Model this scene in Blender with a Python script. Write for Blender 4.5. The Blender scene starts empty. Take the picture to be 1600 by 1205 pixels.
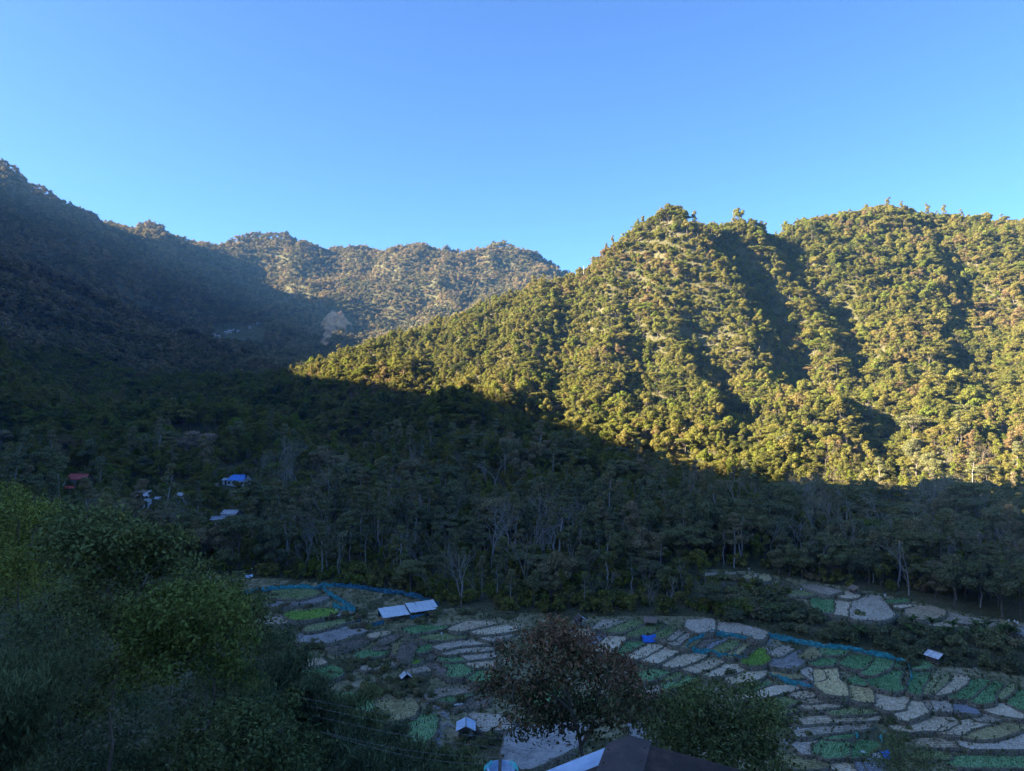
import bpy, math, random
import numpy as np
from mathutils import Vector, Matrix
R = math.radians
S = bpy.context.scene
C = S.collection
# ------------------------------------------------------------------ camera, sky, sun, exposure
F, CX, CY = 1142.0, 800.0, 602.5          # focal length and centre of the 1600 x 1205 photograph, in pixels
cam = bpy.data.cameras.new('camera'); cam_o = bpy.data.objects.new('camera', cam); C.objects.link(cam_o)
cam.sensor_width = 36; cam.lens = 36 * F / 1600; cam.clip_start = 0.5; cam.clip_end = 20000
cam_o.location = (0, 0, 0); cam_o.rotation_euler = (R(90), 0, 0)
S.camera = cam_o
SUN_EL = 22.5; SUN_BACK = 9.0             # the sun stands left of the view and a little behind it, above the mountain crest
w = bpy.data.worlds.new('World'); S.world = w; w.use_nodes = True
nt = w.node_tree; bg = nt.nodes['Background']
sky = nt.nodes.new('ShaderNodeTexSky'); sky.sky_type = 'NISHITA'; sky.sun_disc = False
sky.sun_elevation = R(SUN_EL); sky.sun_rotation = R(-90 - SUN_BACK); sky.altitude = 3000
sky.air_density = 1.0; sky.dust_density = 9.0; sky.ozone_density = 8.0
nt.links.new(sky.outputs[0], bg.inputs[0]); bg.inputs[1].default_value = 0.05
sl = bpy.data.lights.new('sun', 'SUN'); sl.energy = 5.0; sl.angle = R(0.53); sl.color = (1.0, 0.80, 0.55)
so = bpy.data.objects.new('sun', sl); C.objects.link(so)
so.rotation_euler = (0, R(-(90 - SUN_EL)), R(SUN_BACK)); so.location = (-300, 0, 300)
S.view_settings.view_transform = 'Standard'; S.view_settings.look = 'None'
S.view_settings.exposure = 2.95; S.view_settings.gamma = 1.0; S.view_settings.use_curve_mapping = False
cy = S.cycles
cy.max_bounces = 5; cy.diffuse_bounces = 4; cy.glossy_bounces = 2; cy.transmission_bounces = 2
cy.volume_bounces = 1; cy.transparent_max_bounces = 6
cy.use_denoising = True; cy.sample_clamp_indirect = 4

# ------------------------------------------------------------------ helpers
rng = np.random.default_rng(7); random.seed(7)
def sm(x, a, b):
    t = np.clip((x - a) / (b - a), 0, 1); return t * t * (3 - 2 * t)
def hash2(i, j, s):
    n = (i.astype(np.int64) * 374761393 + j.astype(np.int64) * 668265263 + s * 1442695041) & 0x7fffffff
    n = ((n ^ (n >> 13)) * 1274126177) & 0x7fffffff
    return ((n ^ (n >> 16)) & 0xffff) / 65535.0
def vnoise(x, y, s=0):
    i = np.floor(x); j = np.floor(y); u = x - i; v = y - j
    u = u * u * u * (u * (u * 6 - 15) + 10); v = v * v * v * (v * (v * 6 - 15) + 10)
    i = i.astype(np.int64); j = j.astype(np.int64)
    a = hash2(i, j, s); b = hash2(i + 1, j, s); c = hash2(i, j + 1, s); d = hash2(i + 1, j + 1, s)
    return (a + (b - a) * u) * (1 - v) + (c + (d - c) * u) * v
def fbm(x, y, s=0, o=4):
    r = 0; a = 0.5
    for k in range(o):
        r = r + a * (vnoise(x, y, s + k * 17) * 2 - 1); x = x * 2.03 + 11.3; y = y * 2.03 - 7.1; a *= 0.5
    return r
def W(px, row, d): return ((px - CX) / F * d, d, (CY - row) / F * d)
def proj(x, y, z):
    y = np.maximum(y, 1.0); return CX + F * x / y, CY - F * z / y

def tag(o, label=None, cat=None, group=None, kind=None):
    if label: o['label'] = label
    if cat: o['category'] = cat
    if group: o['group'] = group
    if kind: o['kind'] = kind
    return o
def empty(name, loc=(0, 0, 0), rz=0, parent=None):
    o = bpy.data.objects.new(name, None); C.objects.link(o); o.location = loc; o.rotation_euler = (0, 0, rz)
    o.empty_display_size = 0.3
    if parent: o.parent = parent
    return o
def mesh_np(name, V, faces, mats, mi=None, attr=None, smooth=False):
    """V (n,3); faces: list of (m,k) index arrays"""
    me = bpy.data.meshes.new(name); V = np.asarray(V, np.float32)
    me.vertices.add(len(V)); me.vertices.foreach_set('co', V.ravel())
    loops = np.concatenate([f.ravel() for f in faces]).astype(np.int32)
    sizes = np.concatenate([np.full(len(f), f.shape[1], np.int32) for f in faces])
    starts = np.concatenate([[0], np.cumsum(sizes)[:-1]]).astype(np.int32)
    me.loops.add(len(loops)); me.loops.foreach_set('vertex_index', loops)
    me.polygons.add(len(sizes)); me.polygons.foreach_set('loop_start', starts)
    if mi is not None: me.polygons.foreach_set('material_index', np.asarray(mi, np.int32))
    if smooth: me.polygons.foreach_set('use_smooth', np.ones(len(sizes), bool))
    for m in mats: me.materials.append(m)
    if attr is not None:
        for k, a in attr.items():
            t = me.attributes.new(k, 'FLOAT', 'FACE'); t.data.foreach_set('value', np.asarray(a, np.float32))
    me.update(calc_edges=True)
    return me
def obj(name, me, parent=None, loc=(0, 0, 0), rz=0):
    o = bpy.data.objects.new(name, me); C.objects.link(o); o.location = loc; o.rotation_euler = (0, 0, rz)
    if parent: o.parent = parent
    return o
class MB:
    """collects vertices and faces"""
    def __init__(s): s.v = []; s.f = []
    def add(s, vs, fs):
        n = len(s.v); s.v += [tuple(p) for p in vs]; s.f += [tuple(i + n for i in f) for f in fs]; return s
    def box(s, x0, x1, y0, y1, z0, z1):
        return s.add([(x0,y0,z0),(x1,y0,z0),(x1,y1,z0),(x0,y1,z0),(x0,y0,z1),(x1,y0,z1),(x1,y1,z1),(x0,y1,z1)],
                     [(0,3,2,1),(4,5,6,7),(0,1,5,4),(1,2,6,5),(2,3,7,6),(3,0,4,7)])
    def tube(s, pts, rad, n=6):
        pts = [Vector(p) for p in pts]; rings = []
        for i, p in enumerate(pts):
            d = (pts[min(i + 1, len(pts) - 1)] - pts[max(i - 1, 0)]).normalized()
            a = d.orthogonal().normalized(); b = d.cross(a); r = rad[i] if isinstance(rad, (list, tuple)) else rad
            rings.append([p + (a * math.cos(t) + b * math.sin(t)) * r for t in [2 * math.pi * k / n for k in range(n)]])
        vs = [q for r in rings for q in r]; fs = []
        for i in range(len(pts) - 1):
            for k in range(n): fs.append((i*n+k, i*n+(k+1)%n, (i+1)*n+(k+1)%n, (i+1)*n+k))
        fs.append(tuple(range(n - 1, -1, -1))); fs.append(tuple((len(pts)-1)*n + k for k in range(n)))
        return s.add(vs, fs)
    def slab(s, quad, t):
        """a sheet through four points with thickness t (downwards along its normal)"""
        q = [Vector(p) for p in quad]; nrm = (q[1]-q[0]).cross(q[3]-q[0]).normalized()
        if nrm.z < 0: q = q[::-1]; nrm = -nrm
        lo = [p - nrm * t for p in q]
        return s.add(q + lo, [(0,1,2,3),(7,6,5,4),(0,4,5,1),(1,5,6,2),(2,6,7,3),(3,7,4,0)])
    def build(s, name, mat, parent=None, loc=(0,0,0), rz=0, smooth=False):
        me = bpy.data.meshes.new(name); me.from_pydata([tuple(p) for p in s.v], [], s.f); me.materials.append(mat)
        if smooth:
            for p in me.polygons: p.use_smooth = True
        return obj(name, me, parent, loc, rz)

# ------------------------------------------------------------------ materials
def mat_base(name):
    m = bpy.data.materials.new(name); m.use_nodes = True; n = m.node_tree.nodes; l = m.node_tree.links
    return m, n, l, n['Principled BSDF']
def ramp(n, stops):
    r = n.new('ShaderNodeValToRGB'); e = r.color_ramp.elements
    while len(e) < len(stops): e.new(0.5)
    for k, (p, c) in enumerate(stops): e[k].position = p; e[k].color = (*c, 1)
    return r
def math_n(n, l, op, a, b=None):
    m = n.new('ShaderNodeMath'); m.operation = op
    for k, x in enumerate((a, b)):
        if x is None: continue
        if isinstance(x, (int, float)): m.inputs[k].default_value = x
        else: l.new(x, m.inputs[k])
    return m.outputs[0]
def noisy(name, stops, scale=1.0, rough=0.9, bump=0.0, bscale=None, detail=6, vor=False, spec=0.2, coord='Object', stretch=None, metallic=0.0):
    m, n, l, b = mat_base(name)
    tc = n.new('ShaderNodeTexCoord'); src = tc.outputs[coord]
    if stretch:
        mp = n.new('ShaderNodeMapping'); mp.inputs['Scale'].default_value = stretch; l.new(src, mp.inputs[0]); src = mp.outputs[0]
    t = n.new('ShaderNodeTexNoise'); t.inputs['Scale'].default_value = scale; t.inputs['Detail'].default_value = detail
    t.inputs['Roughness'].default_value = 0.65; l.new(src, t.inputs['Vector'])
    fac = t.outputs['Fac']
    if vor:
        v = n.new('ShaderNodeTexVoronoi'); v.inputs['Scale'].default_value = vor; l.new(src, v.inputs['Vector'])
        fac = math_n(n, l, 'ADD', math_n(n, l, 'MULTIPLY', fac, 0.6), math_n(n, l, 'MULTIPLY', v.outputs['Distance'], 0.5))
    r = ramp(n, stops); l.new(fac, r.inputs[0]); l.new(r.outputs[0], b.inputs['Base Color'])
    b.inputs['Roughness'].default_value = rough; b.inputs['Specular IOR Level'].default_value = spec; b.inputs['Metallic'].default_value = metallic
    if bump:
        t2 = n.new('ShaderNodeTexNoise'); t2.inputs['Scale'].default_value = bscale or scale * 4; t2.inputs['Detail'].default_value = 4
        l.new(src, t2.inputs['Vector'])
        bp = n.new('ShaderNodeBump'); bp.inputs['Strength'].default_value = 1.0; bp.inputs['Distance'].default_value = bump
        l.new(t2.outputs[0], bp.inputs['Height']); l.new(bp.outputs[0], b.inputs['Normal'])
    return m
def leaf_mat(name, stops, trans=0.3, region=0.5, var=0.55, region_scale=0.012):
    """crown colour: a random value for each tree, mixed with a slow drift of species over the hillside, and a small
    difference from leaf cluster to leaf cluster"""
    m, n, l, b = mat_base(name); n.remove(b); out = n['Material Output']
    oi = n.new('ShaderNodeObjectInfo'); nz = n.new('ShaderNodeTexNoise'); nz.inputs['Scale'].default_value = region_scale
    nz.inputs['Detail'].default_value = 3; l.new(oi.outputs['Location'], nz.inputs['Vector'])
    f = math_n(n, l, 'ADD', math_n(n, l, 'MULTIPLY', oi.outputs['Random'], 1 - region),
               math_n(n, l, 'MULTIPLY', math_n(n, l, 'ADD', math_n(n, l, 'MULTIPLY', nz.outputs[0], 2.2), -0.6), region))
    r = ramp(n, stops); l.new(f, r.inputs[0])
    at = n.new('ShaderNodeAttribute'); at.attribute_name = 'lv'
    g = math_n(n, l, 'ADD', math_n(n, l, 'MULTIPLY', at.outputs['Fac'], var), 1 - var / 2)
    mx = n.new('ShaderNodeMix'); mx.data_type = 'RGBA'; mx.blend_type = 'MULTIPLY'; mx.inputs[0].default_value = 1
    cm = n.new('ShaderNodeCombineColor'); [l.new(g, cm.inputs[k]) for k in range(3)]
    l.new(r.outputs[0], mx.inputs[6]); l.new(cm.outputs[0], mx.inputs[7])
    d = n.new('ShaderNodeBsdfDiffuse'); l.new(mx.outputs[2], d.inputs[0])
    t = n.new('ShaderNodeBsdfTranslucent'); l.new(mx.outputs[2], t.inputs[0])
    ms = n.new('ShaderNodeMixShader'); ms.inputs[0].default_value = trans
    l.new(d.outputs[0], ms.inputs[1]); l.new(t.outputs[0], ms.inputs[2]); l.new(ms.outputs[0], out.inputs[0])
    return m
M = {}
M['leaf'] = leaf_mat('leaf', [(0.0, (.055, .075, .026)), (0.15, (.085, .105, .03)), (0.35, (.15, .155, .04)), (0.5, (.2, .185, .05)), (0.62, (.16, .2, .035)), (0.74, (.23, .2, .06)), (0.84, (.22, .16, .085)), (1.0, (.26, .26, .05))], var=.75)
M['leaf_dark'] = leaf_mat('leaf_dark', [(0, (.11, .13, .075)), (0.3, (.165, .18, .09)), (0.55, (.21, .22, .095)), (0.75, (.28, .23, .13)), (1, (.27, .3, .09))], region_scale=0.02, var=.9, trans=.35)
M['leaf_far'] = leaf_mat('leaf_far', [(0, (.085, .1, .05)), (0.4, (.17, .16, .07)), (0.7, (.28, .22, .11)), (1, (.34, .27, .14))], trans=0.2, var=.9)
M['leaf_bamboo'] = leaf_mat('leaf_bamboo', [(0, (.105, .14, .075)), (0.5, (.15, .185, .085)), (1, (.2, .235, .09))], region=0.2, var=1.2)
M['leaf_light'] = leaf_mat('leaf_light', [(0, (.15, .195, .055)), (0.5, (.2, .245, .06)), (1, (.25, .29, .07))], region=0.2, var=1.2)
M['leaf_fg'] = leaf_mat('leaf_fg', [(0, (.12, .155, .06)), (0.5, (.165, .195, .07)), (1, (.22, .245, .08))], region=0.2, var=1.3)
M['leaf_tan'] = leaf_mat('leaf_tan', [(0, (.34, .27, .18)), (1, (.38, .3, .2))])
M['leaf_red'] = leaf_mat('leaf_red', [(0, (.23, .135, .075)), (1, (.25, .15, .08))], var=1.2, trans=0.2)
M['leaf_redgreen'] = leaf_mat('leaf_redgreen', [(0, (.09, .095, .045)), (1, (.11, .115, .05))], var=1.2)
M['bark'] = noisy('bark', [(0.3, (.07, .06, .05)), (0.7, (.16, .14, .12))], 3, stretch=(4, 4, .6))
M['bark_pale'] = noisy('bark_pale', [(0.3, (.19, .18, .165)), (0.7, (.38, .36, .34))], 3, stretch=(3, 3, .8))
M['bark_tan'] = noisy('bark_tan', [(0.3, (.12, .1, .08)), (0.7, (.24, .21, .17))], 3, stretch=(3, 3, .8))
M['banana'] = leaf_mat('banana', [(0, (.06, .10, .03)), (1, (.13, .17, .06))], region=0.2)

# ------------------------------------------------------------------ terrain
ctl = []
def K(px, row, d, h=8.0):
    x, y, z = W(px, row, d); ctl.append((x, y, z - h))
def P3(x, y, z): ctl.append((x, y, z))
# crest of the sunlit hill and the spur that runs down to the left
for a in [(1600,350,800),(1500,348,800),(1440,340,790),(1390,330,780),(1330,352,765),(1270,362,750),(1200,358,740),(1130,346,720),(1055,341,700),(1015,368,690),
          (970,402,690),(925,425,690),(880,437,715),(830,452,730),(760,475,735),(680,502,740),(600,536,735),(540,562,725),(480,592,705),(420,628,680),(360,660,650)]:
    K(*a)
# its face
for a in [(1600,470,640),(1600,600,500),(1600,700,410),(1450,450,660),(1430,600,520),(1400,700,430),(1250,470,640),(1230,600,540),(1220,700,450),(1080,450,640),(1050,580,560),(1030,690,465),
          (930,520,620),(900,620,540),(880,690,480),(780,545,650),(740,620,570),(700,580,650),(640,640,600),(580,600,660),(520,640,630),(460,650,630)]:
    K(*a)
# its foot
for a in [(1600,800,325),(1450,785,345),(1300,775,365),(1150,772,385),(1000,770,400),(880,765,415),(760,735,440),(640,705,480),(520,690,530),(420,682,585)]:
    K(*a)
# behind its crest
for px in (1600, 1400, 1200, 1000): K(px, 470, 1050)
for px in (900, 760, 600): K(px, 560, 960)
P3(900, 900, 170); P3(800, 500, 90); P3(900, 250, 60); P3(500, 250, -20); P3(1600, 600, 250); P3(1500, 1500, 150); P3(700, 1500, 60); P3(600, 2300, 50); P3(1600, 2800, 100)
# crest of the shaded mountain and of the far hill
for a in [(0,272,1500),(60,298,1580),(120,330,1680),(180,346,1780),(250,355,1860),(320,384,1950),(340,393,2000)]: K(*a, 6)
for a in [(370,386,2000),(410,381,1990),(450,380,1980),(490,384,1960),(530,402,1950),(560,404,1940),(610,394,1920),(650,389,1900),(700,394,1880),(770,390,1860),(815,396,1840),(840,412,1820),(870,432,1800),(960,475,1780)]: K(*a, 6)
for a in [(400,430,1850),(460,450,1760),(520,470,1680),(600,460,1700),(680,455,1680),(750,450,1680),(520,520,1540),(580,525,1500),(640,520,1500),(700,500,1540)]: K(*a, 6)
# the shaded face and the valley head
for a in [(0,340,1340),(0,420,1150),(0,500,960),(0,570,800),(120,400,1450),(120,480,1200),(110,560,900),(240,430,1600),(230,500,1380),(220,570,930),(330,450,1700),(340,500,1560),
          (360,522,1450),(440,530,1440),(430,560,1220),(350,570,1020),(330,600,850),(480,560,1300),(200,610,760),(60,615,720)]: K(*a, 6)
# the mountain goes on outside the frame; its crest line throws the valley's shadow
T = math.tan(R(SUN_EL)); TB = math.tan(R(SUN_BACK)); CREST_AT = len(ctl)
for y in (1600, 2000, 2600): P3(-1750, y, 160)
P3(-600, 2700, 100); P3(-2800, 1500, 0); P3(-2800, 0, 0)
for a in [(-3600,3600),(0,3900),(3600,3600),(3600,0),(-3600,-1500),(0,-2500),(3000,-2000)]: P3(*a, 0)
# valley floor beyond the fields
for y in (260, 320, 400, 480, 560):
    for x in (-260, -150, -60, 30):
        if x > -0.62 * y - 20 and not (y > 400 and x > -60): P3(x, y, -69.6 + .07 * y)
P3(120, 260, -50); P3(190, 270, -48); P3(-300, 420, -40); P3(-330, 560, -24)
# fields
for y in (120, 150, 185, 220):
    for x in (-60, -20, 20, 60, 100, 150, 200): P3(x, y, -81 + .12 * y)
# the slope below the viewpoint
for x in (-60, -25, 5, 40, 80):
    lift = 6 if x < -20 else 0
    P3(x, 20, -15); P3(x, 48, -30); P3(x, 75, -44 + lift * .5); P3(x, 100, -57 + lift * .5); P3(x, -30, -3)
P3(-60, 48, -30); P3(-110, 60, -30); P3(-130, 110, -38); P3(-140, 170, -46); P3(-170, 230, -48); P3(130, 60, -30); P3(200, 80, -45); P3(0, -150, 40); P3(-200, -100, 40); P3(200, -100, 20); P3(-450, 100, 40); P3(-400, 250, 0)
ctl = np.array(ctl); SC = 100.0; CC = 0.22
def phi(d2): return -np.sqrt(d2 / SC ** 2 + CC ** 2)
def _fit():
    X = ctl[:, :2]; n = len(X); A = np.zeros((n + 3, n + 3))
    A[:n, :n] = phi(((X[:, None] - X[None]) ** 2).sum(-1)) - np.eye(n) * 1e-3
    A[:n, n] = 1; A[:n, n+1:] = X / 1000; A[n, :n] = 1; A[n+1:, :n] = X.T / 1000
    return np.linalg.solve(A, np.concatenate([ctl[:, 2], [0, 0, 0]]))
WT = None
def rbf(x, y):
    x = np.asarray(x, float); y = np.asarray(y, float); out = np.empty(x.size); xf = x.ravel(); yf = y.ravel(); n = len(ctl)
    for a in range(0, x.size, 20000):
        xx = xf[a:a+20000]; yy = yf[a:a+20000]
        d2 = (xx[:, None] - ctl[None, :, 0]) ** 2 + (yy[:, None] - ctl[None, :, 1]) ** 2
        out[a:a+20000] = phi(d2) @ WT[:n] + WT[n] + (xx * WT[n+1] + yy * WT[n+2]) / 1000
    return out.reshape(x.shape)
def crest_line():
    """the crest outside the frame, from where its shadow ends on the valley and the hill"""
    global ctl, WT
    for x, y, z in [(-1090, 1100, 440), (-1050, 850, 390), (-970, 150, 400), (-960, 0, 400), (-960, -250, 400)]: P3_(x, y, z)
    WT = _fit(); pts = []
    for px, row in [(480,597),(540,600),(600,606),(660,614),(720,622),(780,630),(835,642),(850,665),(862,700),(872,738),(940,750),(1040,755),(1130,754),(1250,766),(1400,781),(1500,791),(1600,801)]:
        x, y, z = unproject(px, row + 10, rbf, 250, 1200, 900); z += 5; xc = -970.0
        pts.append((xc, y - (x - xc) * TB, z + (x - xc) / math.cos(R(SUN_BACK)) * T))
    pts = sorted(pts, key=lambda p: p[1])
    for k, (x, y, z) in enumerate(pts):
        P3_(x, y, z)
        if k % 2 == 0: P3_(x + 420, y, z * .42 - 25); P3_(x - 500, y, z * .5)
    y0, y1 = pts[0][1], pts[-1][1]
    for y in (y0 - 150, y1 + 50): P3_(-550, y, 130); P3_(-1470, y, 200)
    WT = _fit()
def P3_(x, y, z):
    global ctl
    ctl = np.vstack([ctl, [[x, y, z]]])
GUL = []                                   # gullies and spurs: (world polyline, depth, width)
def base(x, y):
    h = rbf(x, y); x = np.asarray(x, float); y = np.asarray(y, float)
    for poly, dep, wid in GUL:
        best = np.full(x.shape, 1e9)
        for (ax, ay), (bx, by) in zip(poly[:-1], poly[1:]):
            L2 = (bx-ax)**2 + (by-ay)**2; t = np.clip(((x-ax)*(bx-ax) + (y-ay)*(by-ay)) / L2, 0, 1)
            best = np.minimum(best, (x-ax-t*(bx-ax))**2 + (y-ay-t*(by-ay))**2)
        h = h - dep * np.exp(-best / wid ** 2)
    return h
def H(x, y):
    x = np.asarray(x, float); y = np.asarray(y, float); d = np.hypot(x, y)
    h = base(x, y); off = sm(x, -760, -640)
    a1 = sm(d, 300, 520) * np.maximum(off, sm(y, 950, 1150)); a2 = sm(d, 850, 1300) * np.maximum(off, sm(y, 950, 1150)); near = 1 - sm(d, 60, 130)
    h = h + a1 * (fbm(x / 80, y / 80, 3) * 13 + fbm(x / 24, y / 24, 9, 2) * 5)
    rid = 1 - np.abs(fbm(x / 230 + 3, y / 230, 21, 3)) * 2.2
    h = h + a2 * ((rid - 0.6) * 30 + (0.5 - np.abs(fbm(x / 110 + 7, y / 110, 61, 2)) * 2) * 26 + fbm(x / 60, y / 60, 33, 2) * 9)
    plane = -81 + .12 * y + fbm(x / 30, y / 30, 5, 2) * 0.5
    m = sm(y, 100, 124) * (1 - sm(y, 214, 250)) * sm(x, -112, -82) * (1 - sm(x, 230, 290))
    return h * (1 - m) + plane * m
def unproject(px, row, fn=H, d0=100, d1=2400, n=1400):
    d = np.geomspace(d0, d1, n); x = (px - CX) / F * d; z = (CY - row) / F * d
    g = fn(x, d) - z; k = np.argmax(g > 0)
    if g[k] <= 0: k = n - 1
    if k == 0: return x[0], d[0], z[0]
    t = g[k-1] / (g[k-1] - g[k]); dd = d[k-1] + t * (d[k] - d[k-1])
    return (px - CX) / F * dd, dd, (CY - row) / F * dd
crest_line()
_g = [([(1085,350),(1130,380),(1180,425),(1212,485),(1225,545),(1240,590)], 23.4, 20), ([(1195,362),(1245,420),(1305,465),(1335,515),(1345,565),(1360,600)], 18.7, 17),
      ([(1085,530),(1120,590),(1150,640),(1160,690)], 17.2, 15), ([(1245,555),(1300,605),(1350,660),(1395,715),(1420,745)], 21.8, 15), ([(905,432),(892,480),(872,560),(852,620),(850,690)], 15.6, 20),
      ([(1470,375),(1515,440),(1490,510),(1510,570)], 12.5, 18), ([(700,510),(690,560),(670,620)], 9.4, 22), ([(1000,400),(985,470),(1000,540),(985,610)], 10.9, 16), ([(1560,480),(1540,560),(1570,640)], 10.9, 15), ([(780,490),(765,550),(775,600)], 7.8, 16),
      ([(1060,360),(1105,400),(1150,460),(1180,540)], -10.9, 18), ([(1225,540),(1275,600),(1330,680)], -10.9, 15), ([(1055,515),(1085,590),(1110,660)], -8.6, 15), ([(1170,370),(1215,430),(1265,490)], -7, 15), ([(960,430),(950,510),(955,590)], -6.2, 16), ([(1445,400),(1465,480),(1460,560)], -7, 16)]
GUL += [([unproject(p, q, rbf, 300, 1000, 500)[:2] for p, q in g], dep, wid) for g, dep, wid in _g]

def ground():
    az = np.concatenate([np.radians(np.linspace(-180, -42, 110, endpoint=False)), np.radians(np.linspace(-42, 42, 420, endpoint=False)), np.radians(np.linspace(42, 180, 70, endpoint=False))])
    rr = np.concatenate([np.linspace(4, 240, 150, endpoint=False), np.geomspace(240, 4200, 190)])
    A, D = np.meshgrid(az, rr, indexing='ij'); x = np.sin(A) * D; y = np.cos(A) * D; z = H(x, y)
    far = sm(D, 3200, 4200); z = z * (1 - far) - 60 * far
    na, nr = A.shape; V = np.stack([x, y, z], -1).reshape(-1, 3)
    i, j = np.meshgrid(np.arange(na), np.arange(nr - 1), indexing='ij'); i2 = (i + 1) % na
    Fq = np.stack([i*nr+j, i*nr+j+1, i2*nr+j+1, i2*nr+j], -1).reshape(-1, 4)[:, ::-1]
    cap = len(V); V = np.vstack([V, [[0, 0, H(np.array([0.]), np.array([0.]))[0]]]])
    k = np.arange(na); tri = np.stack([k*nr, ((k+1) % na)*nr, np.full(na, cap)], -1)[:, ::-1]
    return V, Fq, tri
def ground_mat():
    m, n, l, b = mat_base('forest_floor')
    g = n.new('ShaderNodeNewGeometry')
    def nz(sc, det=5):
        t = n.new('ShaderNodeTexNoise'); t.inputs['Scale'].default_value = sc; t.inputs['Detail'].default_value = det; t.inputs['Roughness'].default_value = .7
        l.new(g.outputs['Position'], t.inputs['Vector']); return t.outputs[0]
    r = ramp(n, [(0.3, (.05, .055, .03)), (0.5, (.1, .1, .05)), (0.62, (.17, .15, .1)), (0.75, (.12, .15, .06))])
    l.new(math_n(n, l, 'ADD', math_n(n, l, 'MULTIPLY', nz(.09), .5), math_n(n, l, 'MULTIPLY', nz(1.3), .5)), r.inputs[0])
    l.new(r.outputs[0], b.inputs['Base Color']); b.inputs['Roughness'].default_value = 1; b.inputs['Specular IOR Level'].default_value = 0
    bp = n.new('ShaderNodeBump'); bp.inputs['Distance'].default_value = .5; l.new(nz(1.1), bp.inputs['Height']); l.new(bp.outputs[0], b.inputs['Normal'])
    return m
M['ground'] = ground_mat()
GV, GQ, GT = ground()
g_o = obj('terrain', mesh_np('terrain', GV, [GQ, GT], [M['ground']], smooth=True)); tag(g_o, kind='structure')

# ------------------------------------------------------------------ tree shapes
def tubes_np(segs, n=5):
    mb = MB()
    for pts, rad in segs: mb.tube(pts, rad, n)
    return mb
def leaves_np(cen, nrm, size, aspect=0.6, jit=0.5, r=rng, droop=None):
    """rhombic leaf clusters: centres, outward normals, lengths"""
    n = len(cen); nn = nrm + r.normal(0, jit, (n, 3)); nn /= np.linalg.norm(nn, axis=1, keepdims=True) + 1e-9
    t = r.normal(0, 1, (n, 3))
    if droop is not None: t = t * 0.45 + np.array([0, 0, -droop])
    t -= nn * (t * nn).sum(1, keepdims=True); t /= np.linalg.norm(t, axis=1, keepdims=True) + 1e-9
    b = np.cross(nn, t); s = (size * r.uniform(0.6, 1.4, n))[:, None]
    bend = nn * s * 0.18
    V = np.stack([cen - t * s * .5 - bend * .5, cen + b * s * aspect * .5 + bend * .3, cen + t * s * .5 - bend * .5, cen - b * s * aspect * .5 + bend * .3], 1).reshape(-1, 3)
    return V, np.arange(n * 4).reshape(n, 4), r.random(n)
def lobe_leaves(lobes, n, r, lower=0.25, fray=.06):
    """points on and inside ellipsoid lobes (cx,cy,cz,rx,ry,rz)"""
    L = np.array(lobes); wt = (L[:, 3] * L[:, 4]) ** 0.9 * (L[:, 5] ** .4); k = r.choice(len(L), n, p=wt / wt.sum())
    d = r.normal(0, 1, (n, 3)); d /= np.linalg.norm(d, axis=1, keepdims=True)
    d[:, 2] = np.where((d[:, 2] < -0.2) & (r.random(n) > lower), -d[:, 2], d[:, 2])
    q = r.uniform(0.45, 1.0, n) ** 0.5; q *= 1 + r.normal(0, fray, n)
    c = L[k, :3] + d * L[k, 3:] * q[:, None]
    nm = d / L[k, 3:]; nm /= np.linalg.norm(nm, axis=1, keepdims=True)
    nm[:, 2] += 0.25
    return c, nm
def limb(a, b, r0, r1, rr, sag=0.0, k=4):
    a = np.array(a, float); b = np.array(b, float); L = np.linalg.norm(b - a); pts = []
    for i in range(k + 1):
        t = i / k; p = a + (b - a) * t; p = p + rr.normal(0, .03 * L, 3) * (0 < i < k); p[2] += sag * L * math.sin(math.pi * t)
        pts.append(tuple(p))
    return pts, [r0 + (r1 - r0) * i / k for i in range(k + 1)]
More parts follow.
